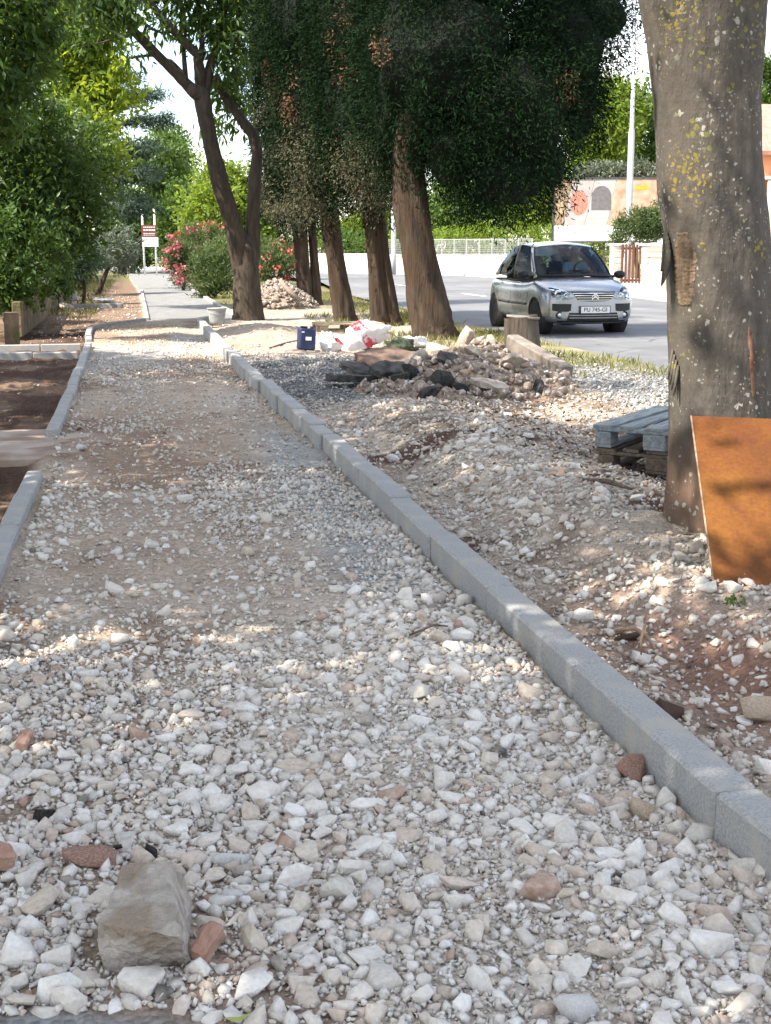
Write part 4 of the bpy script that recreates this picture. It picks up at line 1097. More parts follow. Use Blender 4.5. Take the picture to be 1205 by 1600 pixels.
for zc in (.70, .655):
    em.add([(-.058, -.035, zc - .03), (0, -.04, zc + .02), (.058, -.035, zc - .03), (.058, -.035, zc - .055), (0, -.04, zc - .005), (-.058, -.035, zc - .055),
            (-.058, -.01, zc - .03), (0, -.01, zc + .02), (.058, -.01, zc - .03), (.058, -.01, zc - .055), (0, -.01, zc - .005), (-.058, -.01, zc - .055)],
           [(0, 1, 4, 5), (1, 2, 3, 4), (6, 11, 10, 7), (7, 10, 9, 8), (0, 6, 7, 1), (1, 7, 8, 2), (2, 8, 9, 3), (3, 9, 10, 4), (4, 10, 11, 5), (5, 11, 6, 0)])
em.build('emblem', M['chrome'], car)
front_patch('lower_grille', lin(-.43, .43, 13, lambda x: .385), lin(-.47, .47, 13, lambda x: .255), M['black_plastic'], proud=.004)
for z in (.345, .30):
    front_patch('lower_grille_bar', lin(-.43, .43, 13, lambda x: z + .006), lin(-.43, .43, 13, lambda x: z - .006), M['rim'], car, 1, .012, .004)
front_patch('chin_spoiler', lin(-.62, .62, 13, lambda x: .252), lin(-.60, .60, 13, lambda x: .222), M['black_plastic'], proud=.008)
for s in (-1, 1):
    front_patch('bumper_strip', [(s * x, .535) for x in (.40, .46, .52, .58, .64, .70)], [(s * x, z) for x, z in ((.41, .42), (.46, .405), (.52, .405), (.58, .405), (.64, .41), (.70, .425))], M['black_plastic'], proud=.014)
    hl = front_patch('headlight', [(s * x, z) for x, z in ((.355, .655), (.43, .715), (.50, .765), (.57, .795), (.64, .812), (.70, .815))],
                     [(s * x, z) for x, z in ((.36, .63), (.43, .612), (.50, .605), (.57, .60), (.64, .605), (.705, .63))], M['reflector'], proud=.005)
    h1 = hit((s * .60, -1, .70), (0, 1, 0)) or Vector((s * .6, .12, .7))
    for xx, zz_, rr in ((.61, .71, .062), (.49, .675, .045)):
        h1 = hit((s * xx, -1, zz_), (0, 1, 0))
        lm = MB(); lm.lathe((s * xx, h1.y, zz_), [(rr, .01), (rr, -.012), (rr * .8, -.016), (rr * .3, -.006)], 16, 'y'); lm.build('lamp_bowl', M['chrome'], hl, True)
    front_patch('lamp_lens', [(s * x, z) for x, z in ((.355, .655), (.43, .715), (.50, .765), (.57, .795), (.64, .812), (.70, .815))],
                [(s * x, z) for x, z in ((.36, .63), (.43, .612), (.50, .605), (.57, .60), (.64, .605), (.705, .63))], M['lamp_glass'], hl, proud=.028, dep=-.022)
    h1 = hit((s * .585, -1, .345), (0, 1, 0))
    fg = MB(); fg.lathe((s * .585, h1.y, .345), [(.062, .03), (.062, -.01), (.048, -.012), (.042, .006)], 18, 'y'); fo_ = fg.build('fog_light', M['black_plastic'], car, True)
    fg = MB(); fg.lathe((s * .585, h1.y, .345), [(.040, .02), (.040, -.004), (.02, -.008)], 16, 'y'); fg.build('lamp_bowl', M['reflector'], fo_, True)
pl_ = MB(); pl_.box((0, -.045, .435), (.545, .014, .13)); pf = pl_.build('plate_holder', M['black_plastic'], car)
pl_ = MB(); pl_.box((0, -.056, .437), (.515, .010, .108)); pp = pl_.build('licence_plate', M['plate'], car)
tm = link('plate_lettering', text_mesh('PU 745-GI', .098, M['plate_ink'], .002), pp, (0, -.0625, .437), (math.pi / 2, 0, 0))
# greenhouse: base ring and roof ring, front centre to rear centre
GB = [(0, .80, .985, 'w'), (.22, .81, .985, 'w'), (.42, .85, .98, 'w'), (.58, .92, .975, 'w'), (.675, 1.0, .97, 'p'), (.735, 1.10, .955, 'f'), (.752, 1.4, .935, 'f'), (.758, 1.75, .935, 'f'), (.758, 2.05, .94, 'p'),
      (.758, 2.13, .94, 'r'), (.755, 2.45, .95, 'r'), (.74, 2.78, .965, 'r'), (.735, 3.08, .985, 'p'), (.71, 3.42, .97, 'p'), (.62, 3.60, .96, 'b'), (.42, 3.68, .95, 'b'), (.2, 3.71, .95, 'b'), (0, 3.72, .95, 'b')]
GT = [(0, 1.52, 1.455), (.20, 1.53, 1.452), (.36, 1.555, 1.442), (.475, 1.59, 1.43), (.535, 1.64, 1.415), (.565, 1.71, 1.42), (.585, 1.82, 1.44), (.60, 1.98, 1.455), (.61, 2.12, 1.46),
      (.61, 2.20, 1.457), (.60, 2.50, 1.435), (.58, 2.80, 1.39), (.55, 3.05, 1.335), (.505, 3.24, 1.285), (.43, 3.36, 1.26), (.32, 3.41, 1.255), (.15, 3.43, 1.255), (0, 3.44, 1.255)]
GT = [(x, y, z + .065) for x, y, z in GT]
NRW = 5
def gpt(i, t, s=1):
    a, b = Vector(GB[i][:3]), Vector(GT[i]); p = a.lerp(b, t); k = .035 * math.sin(math.pi * t)
    o = Vector((p.x * .9, (p.y - 2.2) * .35, 0)); o = o.normalized() if o.length > 1e-6 else o
    p = p + o * k; return Vector((p.x * s, p.y, p.z))
def panel(name, i0, i1, mat, parent, both=False, t0=0.0, t1=1.0, proud=0.0, sides=(1,)):
    mb = MB()
    for s in sides:
        seq = [(i, 1) for i in range(i0, i1 + 1)]
        if both: seq = [(i, -1) for i in range(i1, i0, -1)] + seq
        V = [gpt(i, t0 + (t1 - t0) * j / NRW, s * q) for j in range(NRW + 1) for i, q in seq]; w = len(seq)
        mb.add(V, [(j * w + c, j * w + c + 1, (j + 1) * w + c + 1, (j + 1) * w + c) for j in range(NRW) for c in range(w - 1)])
    o = mb.build(name, mat, parent, True)
    if mat not in (M['glass'], M['side_glass']):
        sm_ = o.modifiers.new('thick', 'SOLIDIFY'); sm_.thickness = .025; sm_.offset = -1 if s > 0 else -1
    return o
panel('windscreen', 0, 4, M['glass'], car, both=True)
for s in (1, -1):
    panel('windscreen_pillar', 4, 5, M['paint'], car, sides=(s,))
    panel('front_side_window', 5, 8, M['side_glass'], car, sides=(s,))
    panel('door_pillar', 8, 9, M['black_plastic'], car, sides=(s,))
    panel('rear_side_window', 9, 12, M['side_glass'], car, sides=(s,))
    panel('rear_pillar', 12, 14, M['paint'], car, sides=(s,))
panel('rear_window', 14, 17, M['glass'], car, both=True)
rf = MB(); cols = 10; V = []
for i, (x, y, z) in enumerate(GT):
    for c in range(cols + 1):
        u = 2 * c / cols - 1; fr = min(1, max(0, (y - 1.48) / .35)) * min(1, max(0, (3.52 - y) / .35))
        V.append((x * u, y, z + (.062 * (1 - u * u) * (.25 + .75 * fr) if x > 0 else .012)))
rf.add(V, [(i * (cols + 1) + c, i * (cols + 1) + c + 1, (i + 1) * (cols + 1) + c + 1, (i + 1) * (cols + 1) + c) for i in range(1, len(GT) - 2) for c in range(cols)])
# front and rear lips of the roof
n0 = cols + 1
rf.add([V[1 * n0 + c] for c in range(n0)] + [(GT[0][0] + (V[1 * n0 + c][0]), GT[1][1] - .01 + .03 * (2 * c / cols - 1) ** 2 * 0, V[1 * n0 + c][2] - .01) for c in range(n0)], [(c, c + 1, n0 + c + 1, n0 + c) for c in range(cols)])
ro = rf.build('roof', M['paint'], car, True); so = ro.modifiers.new('thick', 'SOLIDIFY'); so.thickness = .02; so.offset = -1
# rubber surround and wipers
for s in (1, -1):
    mb = MB(); mb.tube([gpt(4, t, s) + Vector((s * .004, -.008, .004)) for t in (0, .25, .5, .75, 1)], .012, 6); mb.build('windscreen_seal', M['black_plastic'], car, True)
mb = MB(); mb.tube([gpt(i, 0, -1) + Vector((0, -.01, .015)) for i in (4, 3, 2, 1)] + [gpt(i, 0) + Vector((0, -.01, .015)) for i in (0, 1, 2, 3, 4)], .026, 6); mb.build('scuttle', M['black_plastic'], car, True)
for pts in ([(.05, .80, 1.0), (-.25, .86, 1.035), (-.52, .93, 1.03)], [(.52, .885, 1.0), (.22, .845, 1.04), (-.08, .825, 1.035)]):
    mb = MB(); mb.tube([Vector(p) + Vector((0, -.02, .012)) for p in pts], [.012, .010, .008], 5); mb.build('wiper', M['black_plastic'], car, True)
# wheels
for y in (FA, RA):
    for s in (-1, 1):
        wh = link('wheel', None, car, (s * TRK, y, WR)); 
        mb = MB(); mb.lathe((0, 0, 0), [(.19, s * .088), (.265, s * .092), (.288, s * .07), (.29, 0), (.288, -s * .07), (.262, -s * .09), (.19, -s * .085)], 32, 'x'); mb.build('tyre', M['tyre'], wh, True)
        mb = MB(); mb.lathe((0, 0, 0), [(.195, s * .02), (.195, s * .082), (.182, s * .086), (.165, s * .06), (.06, s * .075), (.03, s * .085)], 28, 'x')
        ri = mb.build('rim', M['rim'], wh, True)
        for k in range(7):
            a = 2 * math.pi * k / 7; mb = MB(); mb.box((s * .078, .115 * math.cos(a), .115 * math.sin(a)), (.02, .03, .05), Matrix.Rotation(a, 3, 'X')); mb.build('vent', M['black_plastic'], ri)
        mb = MB(); mb.lathe((s * .80 - s * TRK - s * .12, 0, .01), [(.333, -.12), (.333, .10)], 24, 'x'); mb.build('wheel_arch', M['black_plastic'], wh, True)
# mirrors, handles, door seams, rubbing strips
for s in (-1, 1):
    mb = MB(); mb.lathe((0, 0, 0), [(.01, -.075), (.06, -.06), (.085, 0), (.08, .05), (.06, .06)], 14, 'y'); mi = mb.build('wing_mirror', M['black_plastic'], car, True, loc=(s * .905, 1.14, 1.005)); mi.scale = (1.25, 1, .85)
    mb = MB(); mb.tube([(s * .74, 1.13, .965), (s * .86, 1.14, .985)], .025, 6); mb.build('mirror_arm', M['black_plastic'], car, True)
    def side_strip(name, pts, w, mat, proud=.004):
        mb = MB(); P = []
        for (y, z) in pts:
            h = hit((s * 2, y, z), (-s, 0, 0)); P.append(Vector((h.x + s * proud, y, z)))
        mb.tube(P, w, 4); return mb.build(name, mat, car)
    side_strip('door_seam', [(1.12, .88), (1.10, .7), (1.12, .5), (1.2, .3)], .006, M['black_plastic'], -.001)
    side_strip('door_seam', [(2.09, .88), (2.09, .7), (2.09, .5), (2.07, .3)], .006, M['black_plastic'], -.001)
    side_strip('door_seam', [(2.95, .88), (2.88, .7), (2.78, .55)], .006, M['black_plastic'], -.001)
    side_strip('rubbing_strip', [(1.16, .50), (1.6, .50), (2.05, .50)], .022, M['black_plastic'])
    side_strip('rubbing_strip', [(2.13, .50), (2.5, .51), (2.8, .515)], .022, M['black_plastic'])
    side_strip('door_handle', [(1.88, .82), (2.02, .825)], .016, M['paint'], .018)
    side_strip('door_handle', [(2.66, .84), (2.80, .845)], .016, M['paint'], .018)
# inside
mb = MB(); mb.box((0, 1.1, .925), (1.36, .5, .06)); mb.box((0, 2.3, .90), (1.38, 2.3, .03)); mb.build('dashboard', M['interior'], car, False, .01)
for sx in (-.36, .36):
    mb = MB(); mb.box((sx, 2.14, 1.02), (.46, .13, .32), Matrix.Rotation(-.15, 3, 'X')); st = mb.build('seat', M['interior'], car, False, .03)
    mb = MB(); mb.box((sx, 2.19, 1.25), (.25, .09, .16), Matrix.Rotation(-.1, 3, 'X')); mb.build('headrest', M['interior'], st, False, .03)
mb = MB(); mb.box((0, 3.0, 1.0), (1.2, .12, .22)); mb.box((-.35, 3.02, 1.16), (.24, .08, .12)); mb.box((.35, 3.02, 1.16), (.24, .08, .12)); mb.build('rear_seat', M['interior'], car, False, .02)
mb = MB(); n_ = 24; sw = []
for k in range(n_ + 1):
    a = 2 * math.pi * k / n_; sw.append(Vector((.36 + .185 * math.cos(a), 1.50 + .10 * math.sin(a) * .8, 1.06 + .165 * math.sin(a))))
mb.tube(sw, .016, 6, cap=False); mb.tube([(.2, 1.5, 1.06), (.36, 1.48, 1.05), (.52, 1.5, 1.06)], .022, 6); mb.build('steering_wheel', M['black_plastic'], car, True)
mb = MB(); mb.box((0, 1.58, 1.43), (.22, .03, .06)); mb.build('rear_view_mirror', M['black_plastic'], car, False, .01)

# ------------------------------------------------------------------ the driver
M['skin'] = simple('skin', (.40, .25, .19), (.46, .30, .235), 8, .6)
M['shirt'] = simple('pale_blue_shirt', (.28, .40, .52), (.36, .47, .58), 6, .9, .3, 60, .004)
M['hair'] = simple('dark_hair', (.03, .022, .017), (.06, .045, .035), 20, .7)
def skin_body(name, verts, edges, rad, mat, parent, root=0, sub=2):
    me = bpy.data.meshes.new(name); me.from_pydata(verts, edges, [])
    ob = bpy.data.objects.new(name, me); C.objects.link(ob)
    md = ob.modifiers.new('skin', 'SKIN'); md.use_smooth_shade = True
    for i, v in enumerate(me.skin_vertices[0].data):
        q = rad[i]; v.radius = q if hasattr(q, '__len__') else (q, q); v.use_root = (i == root)
    ms = ob.modifiers.new('sub', 'SUBSURF'); ms.levels = sub; ms.render_levels = sub
    d_ = bpy.context.evaluated_depsgraph_get(); m2 = bpy.data.meshes.new_from_object(ob.evaluated_get(d_))
    bpy.data.objects.remove(ob); m2.materials.clear(); m2.materials.append(mat)
    m2.polygons.foreach_set('use_smooth', np.ones(len(m2.polygons), bool))
    return link(name, m2, parent)
drv = empty('person', car.matrix_world @ Vector((.36, 2.0, .9)), car.rotation_euler.z)
tag(drv, 'driver in a pale blue shirt at the wheel of the silver car', 'person')
vv = [(0, 0, -.02), (0, .0, .14), (0, .01, .27), (0, -.0, .345), (0, -.025, .42), (0, -.03, .49), (0, -.02, .545),
      (.16, .0, .26), (.22, -.14, .10), (.13, -.38, .16), (.11, -.46, .20), (-.16, .0, .26), (-.22, -.14, .10), (-.13, -.38, .16), (-.11, -.46, .20)]
ee = [(0, 1), (1, 2), (2, 3), (3, 4), (4, 5), (5, 6), (2, 7), (7, 8), (8, 9), (9, 10), (2, 11), (11, 12), (12, 13), (13, 14)]
rr_ = [(.15, .11), (.155, .11), (.13, .09), (.055, .055), (.07, .08), (.078, .095), (.055, .07), .065, .048, .034, .04, .065, .048, .034, .04]
pb = skin_body('body', vv, ee, rr_, M['skin'], drv)
sv = [tuple(v) for v in vv[:3]] + [(.17, .0, .26), (.225, -.14, .10), (.18, -.26, .13), (-.17, .0, .26), (-.225, -.14, .10), (-.18, -.26, .13)]
skin_body('shirt', sv, [(0, 1), (1, 2), (2, 3), (3, 4), (4, 5), (2, 6), (6, 7), (7, 8)], [(.165, .125), (.17, .125), (.142, .105), .078, .062, .058, .078, .062, .058], M['shirt'], drv)
skin_body('hair', [(0, .03, .47), (0, .015, .53), (0, -.03, .565)], [(0, 1), (1, 2)], [(.082, .07), (.085, .09), (.06, .07)], M['hair'], drv)
mb = MB(); mb.tube([(0, -.115, .47), (0, -.14, .445), (0, -.125, .425)], [.010, .016, .012], 6); mb.build('nose', M['skin'], drv, True)
for s in (-1, 1):
    mb = MB(); mb.lathe((s * .032, -.115, .475), [(.004, -.012), (.012, -.008), (.013, 0)], 8, 'y'); mb.build('eye', M['hair'], drv, True)
# ------------------------------------------------------------------ rusty sheet leaning on the tree
def rust_mat():
    m, n, l, b = nodes_of('rusty_steel')
    b.inputs['Roughness'].default_value = .75; b.inputs['Metallic'].default_value = .15; b.inputs['Specular IOR Level'].default_value = .3
    f1, _ = noise(n, l, 3.2, 8, (1, 1, .7)); f2, _ = noise(n, l, 60, 6); f3, _ = noise(n, l, 7, 6, (3, 3, .35))
    c = ramp(n, l, f1, [(.28, (.088, .028, .008)), (.5, (.135, .047, .009)), (.72, (.175, .068, .011))])
    c = mixc(n, l, ramp(n, l, f3, [(.52, 0.0), (.72, .6)]), c, (.10, .026, .011))
    c = mixc(n, l, .5, c, ramp(n, l, f2, [(.3, .33), (.7, .66)]), 'OVERLAY')
    l.new(c, b.inputs['Base Color']); bump(n, l, b, f2, .3, .003); return m
M['rust'] = rust_mat()
M['rust_edge'] = simple('scraped_steel_edge', (.17, .10, .06), (.30, .22, .16), 30, .6)
bl_ = gp(1118, 934, .12); tl = at(1080, 650, 5.60)
up = (tl - bl_); rt = Vector((.97, -.06, -.01)); rt = (rt - up.normalized() * rt.dot(up.normalized())).normalized()
nrm = rt.cross(up).normalized()
sh_ = tag(empty('steel_sheet', bl_), 'tall rust orange steel sheet leaning against the lichen covered trunk', 'metal sheet')
mb = MB(); W_ = .66
def shp(u, v):
    p = up * v + rt * (W_ * u) + Vector((0, 0, .035 * u * v)) + nrm * (.012 * math.sin(3.1 * u) * math.sin(2.5 * v)); return p
Vf = [shp(i / 8, j / 8) for j in range(9) for i in range(9)]; Vb = [p + nrm * -.006 for p in Vf]
fs = []
for j in range(8):
    for i in range(8):
        a = j * 9 + i; fs += [(a, a + 1, a + 10, a + 9), (81 + a + 9, 81 + a + 10, 81 + a + 1, 81 + a)]
ring = list(range(9)) + [j * 9 + 8 for j in range(1, 9)] + [72 + i for i in range(7, -1, -1)] + [j * 9 for j in range(7, 0, -1)]
for a, b in zip(ring, ring[1:] + ring[:1]): fs.append((b, a, 81 + a, 81 + b))
mb.add(Vf + Vb, fs); mb.build('plate', M['rust'], sh_, True).data.set_sharp_from_angle(angle=R(30))
mb = MB(); mb.tube([shp(0, t / 6) for t in range(7)], .0045, 5); mb.build('edge', M['rust_edge'], sh_)

# ------------------------------------------------------------------ pallets
def pallet(label, loc, rz, mats, group, seed, L=1.2, W=.8):
    rg = random.Random(seed)
    t = tag(empty('pallet', loc, rz), label, 'pallet', group)
    def bd(nm, c, d, m):
        q = MB(); q.box((0, 0, 0), d); o = q.build(nm, m, t, False, .003, loc=c); o.rotation_euler = (rg.uniform(-.006, .006), rg.uniform(-.004, .004), rg.uniform(-.008, .008)); return o
    for i, y in enumerate((-.335, -.17, 0, .17, .335)): bd('deck_board', (0, y, .133), (L, .13 if i in (0, 2, 4) else .10, .02), mats[0])
    for x in (-L / 2 + .07, 0, L / 2 - .07): bd('cross_board', (x, 0, .1115), (.14, W, .02), mats[1])
    for x in (-L / 2 + .07, 0, L / 2 - .07):
        for y in (-.33, 0, .33): bd('block', (x, y, .061), (.14, .10 if y else .14, .078), mats[2])
    for y in (-.33, 0, .33): bd('bottom_board', (0, y, .011), (L, .10 if y else .14, .02), mats[1])
    return t
pc = gp(925, 742, .06); zp = HZ1(3.4, 8.4) + .065
cc = Vector((pc.x + .69, pc.y + .20, 0))
pallet('dark wooden pallet at the bottom of the two stacked by the big trunk', (cc.x + .01, cc.y, zp), R(51), (M['wood_dark'], M['wood_dark'], M['wood_dark']), 'two stacked pallets', 1)
pallet('blue grey wooden pallet on top of the two stacked by the big trunk', (cc.x, cc.y - .01, zp + .1455), R(49), (M['wood_blue'], M['wood_blue'], M['wood_blue']), 'two stacked pallets', 2)
p = at(548, 520, 23.6)
pallet('pale raw wooden pallet lying behind the white plastic sacks', (p.x, 23.9, HZ1(p.x, 23.9) + .03), R(4), (M['wood_pale'], M['wood_pale'], M['wood_pale']), None, 3, 1.15)

# ------------------------------------------------------------------ canister, sacks, litter
M['blue'] = simple('dark_blue_plastic', (.012, .018, .055), (.025, .032, .085), 8, .5)
M['paper'] = simple('white_label', (.62, .62, .62), (.72, .72, .72), 30, .7)
b = gp(478, 551); k = ppm(b.y) / 1.0
bx = tag(empty('canister', (b.x, b.y, HZ1(b.x, b.y))), 'dark blue plastic canister with a small white label, standing left of the sacks', 'canister')
mb = MB(); mb.box((0, 0, .165), (.24, .17, .31)); bo_ = mb.build('body', M['blue'], bx, False, .02)
mb = MB(); mb.box((-.04, 0, .335), (.10, .05, .03)); mb.build('handle', M['blue'], bx, False, .008)
mb = MB(); mb.lathe((.075, 0, .31), [(.028, 0), (.028, .04), (.024, .045)], 14); mb.build('cap', M['blue'], bx, True)
mb = MB(); mb.box((.01, -.087, .175), (.085, .004, .05)); mb.build('label', M['paper'], bx)
mb = MB(); mb.box((-.075, -.087, .265), (.04, .004, .015)); mb.build('label', M['paper'], bx)
bx.rotation_euler = (R(-3), R(4), R(8))
def bag_mat(name, red):
    m, n, l, b = nodes_of(name)
    b.inputs['Roughness'].default_value = .38; b.inputs['Specular IOR Level'].default_value = .5
    b.inputs['Base Color'].default_value = (.66, .67, .68, 1)
    f, _ = noise(n, l, 6, 5)
    c = ramp(n, l, f, [(.3, (.56, .57, .59)), (.7, (.74, .74, .75))])
    if red:
        tc = n.new('ShaderNodeTexCoord'); w = n.new('ShaderNodeTexWave'); w.inputs['Scale'].default_value = .75; w.inputs['Distortion'].default_value = 1.5
        mp = n.new('ShaderNodeMapping'); mp.inputs['Rotation'].default_value = (0, .7, 0); l.new(tc.outputs['Object'], mp.inputs['Vector']); l.new(mp.outputs[0], w.inputs['Vector'])
        f2, _ = noise(n, l, 6, 3)
        mu = n.new('ShaderNodeMath'); mu.operation = 'MULTIPLY'; l.new(ramp(n, l, w.outputs['Fac'], [(.62, 0.0), (.70, 1.0)]), mu.inputs[0]); l.new(ramp(n, l, f2, [(.47, 0.0), (.51, 1.0)]), mu.inputs[1])
        c = mixc(n, l, mu.outputs[0], c, (.55, .045, .07))
    l.new(c, b.inputs['Base Color'])
    tr = n.new('ShaderNodeBsdfTranslucent'); l.new(c, tr.inputs['Color']); x = n.new('ShaderNodeMixShader'); x.inputs[0].default_value = .2
    l.new(b.outputs[0], x.inputs[1]); l.new(tr.outputs[0], x.inputs[2]); l.new(x.outputs[0], n['Material Output'].inputs['Surface'])
    return m
def sack(name, label, loc, dims, seed, mat, rz=0, group=None, cat='sack', tilt=0.0):
    nu, nv = 56, 30; V = []
    th = np.linspace(0, 2 * math.pi, nu, endpoint=False); ph = np.linspace(-math.pi / 2 * .98, math.pi / 2 * .98, nv)
    T, Pp = np.meshgrid(th, ph)
    X, Y, Z = np.cos(Pp) * np.cos(T), np.cos(Pp) * np.sin(T), np.sin(Pp)
    w1 = fbm(X * 1.7 + 9 + Z, Y * 1.7 + Z * 2 + 5, seed); w2 = fbm(X * 3.5 + Z * 3, Y * 3.5 - Z * 2, seed + 9)
    rid = np.abs(fbm(X * 3 + Z * 5, Y * 3 + X * 2, seed + 21)) * 2
    r = 1 + w1 * 1.0 + w2 * .25 - rid * .34
    z = np.clip(Z, -.55, 1) + .55
    V = np.stack([X * r * dims[0], Y * r * dims[1], z * (1 + w1 * 1.1 - rid * .35) * dims[2] / 1.55 + tilt * X * dims[0]], 2).reshape(-1, 3)
    F = [(j * nu + i, j * nu + (i + 1) % nu, (j + 1) * nu + (i + 1) % nu, (j + 1) * nu + i) for j in range(nv - 1) for i in range(nu)]
    me = np_mesh(name, V, np.array(F), mat, True)
    o = link(name, me, None, loc, (0, 0, rz)); return tag(o, label, cat, group)
M['bag_red'] = bag_mat('white_red_plastic', True); M['bag'] = bag_mat('white_plastic', False)
p = at(560, 535, 19.6)
sack('plastic_sack', 'large crumpled white plastic sack with red print', (p.x, 19.6, HZ1(p.x, 19.6) - .01), (.44, .20, .36), 4, M['bag_red'], R(6), tilt=.28)
p = at(514, 540, 19.5)
sack('plastic_bag', 'small clear white bag between the blue canister and the large sack', (p.x, 19.5, HZ1(p.x, 19.5) - .01), (.16, .14, .28), 14, M['bag'], 0, cat='bag')
p = at(688, 545, 19.9)
sack('paper_sack', 'white sheet of packaging lying in front of the thickest cypress', (at(650, 548, 19.9).x, 19.9, HZ1(4.3, 19.9) + .02), (.22, .15, .16), 24, M['bag'], .3, cat='packaging')
# dark garden netting and straw beside the sack
M['net'] = simple('dark_green_netting', (.02, .03, .02), (.07, .09, .055), 14, .8, .8, 40, .02)
p = at(625, 552, 18.9)
o = sack('netting_bundle', 'dark green bundle of netting beside the red printed sack', (p.x, 18.9, HZ1(p.x, 18.9) - .03), (.30, .2, .2), 33, M['net'], 0, cat='netting')
M['straw'] = simple('dry_straw', (.30, .22, .10), (.42, .34, .18), 10, .9)

# ------------------------------------------------------------------ bucket
M['bucket'] = simple('grey_cement_bucket', (.22, .225, .23), (.33, .33, .325), 7, .75, .2, 60, .003)
b = gp(337, 514)
bk = tag(empty('bucket', (b.x + .03, b.y, HZ1(b.x, b.y) + .03)), 'grey cement bucket standing beside the kerb in front of the forked trunk', 'bucket')
mb = MB(); mb.lathe((0, 0, 0), [(.125, 0), (.14, .08), (.165, .26), (.172, .30), (.185, .305), (.185, .325), (.168, .325), (.15, .2), (.12, .02)], 26); mb.build('tub', M['bucket'], bk, True)
mb = MB(); mb.tube([(.18 * math.cos(t), -.18 * abs(math.sin(t)) * .9, .31 - .10 * math.sin(t)) for t in np.linspace(0, math.pi, 12)], .004, 5); mb.build('handle', M['galv'], bk)

# ------------------------------------------------------------------ stump and rubble heap
M['stump'] = bark_mat('stump_bark', (.05, .04, .034), (.135, .112, .093), .12, 12, 1.0, .05)
M['cut'] = simple('grey_cut_wood', (.13, .115, .10), (.22, .20, .175), 12, .9, .5, 40, .006)
sp = gp(815, 562); SY = 17.6
st_ = tag(empty('tree_stump', (at(818, 560, SY).x, SY, -.03)), 'sawn tree stump in front of the car wheel', 'stump')
k = ppm(SY)
mb = MB(); rows = [(0, .30), (.06, .27), (.14, .245), (.3, .235), (.5, .225), (.60, .225)]
rg = random.Random(8)
P = [Vector((-.10 * h, 0, h)) for h, r in rows]
mb.tube(P, [r for h, r in rows], 26, cap=False, wob=.02, seed=3, flute=.06, nf=5); mb.build('trunk', M['stump'], st_, True)
mb = MB(); mb.lathe((-.06, 0, .592), [(.222, -.02), (.226, .01), (.15, .012), (.02, .006)], 26); o = mb.build('cut_face', M['cut'], st_, True); o.rotation_euler = (R(1), R(4), 0)
hz0 = Vector((3.75, 14.4, 0))
RH = tag(empty('rubble_heap', hz0), 'heap of broken stone, soil and asphalt lumps beside the stump', 'rubble heap')
def HEAP(x, y):
    return np.maximum(heap(x, y, 3.75, 14.5, 1.0, 2.0, .36, 201), heap(x, y, 4.0, 15.5, .7, 1.2, .36, 203)) + np.maximum(0, heap(x, y, 2.95, 13.6, .7, 1.2, .16, 207))
gx, gy = np.meshgrid(np.linspace(1.9, 5.3, 90), np.linspace(11.3, 17.6, 110)); hx, hy = gx.ravel(), gy.ravel()
base = HZ(hx, hy); hh = HEAP(hx, hy)
hzv = base + hh + (fbm(hx * 5, hy * 5, 211) * .09 + fbm(hx * 13, hy * 13, 213) * .05) * sst(0, .1, hh) - .05 * (1 - sst(0, .03, hh))
V = np.stack([hx, hy, hzv], 1) - np.array(hz0)
nx2 = 90; F = [(j * nx2 + i, j * nx2 + i + 1, (j + 1) * nx2 + i + 1, (j + 1) * nx2 + i) for j in range(109) for i in range(89)]
cH = mixv(np.tile(np.array([.20, .145, .11]), (len(hx), 1)), np.array([.29, .235, .19]), sst(-.1, .15, fbm(hx * 2.5, hy * 2.5, 217)))
link('soil_mound', np_mesh('soil_mound', V, np.array(F), M['ground'], True, col=cH), RH)
def heap_z(x, y): return HZ1(x, y) + float(HEAP(np.array([x]), np.array([y]))[0])
r = np.random.default_rng(40)
cx_ = r.uniform(2.0, 5.2, 9000); cy_ = r.uniform(11.4, 17.3, 9000); hv = HEAP(cx_, cy_); kp = (hv > .03); cx_, cy_ = cx_[kp], cy_[kp]
sz = np.clip(r.lognormal(math.log(.024), .5, len(cx_)), .010, .10); o_ = np.argsort(-sz); cx_, cy_, sz = cx_[o_], cy_[o_], sz[o_]
kp, _ = poisson(list(zip(cx_, cy_)), sz * .55); cx_, cy_, sz = cx_[kp], cy_[kp], sz[kp]
cz = HZ(cx_, cy_) + HEAP(cx_, cy_) + sz * .25
for i in range(110): stone_piece('stone', RH, (cx_[i] - hz0.x, cy_[i] - hz0.y, cz[i]), sz[i], 500 + i, M['rubble_obj'], .5)
v, f, a = scatter(MED, np.stack([cx_, cy_, cz], 1)[110:] - np.array(hz0), sz[110:], r, np.clip(r.random(len(sz) - 110) * .93 + .03, 0, 1), .6)
tag(link('rubble', np_mesh('rubble', v, f, M['rubble'], False, rnd=a), RH), None, None, None, 'stuff')

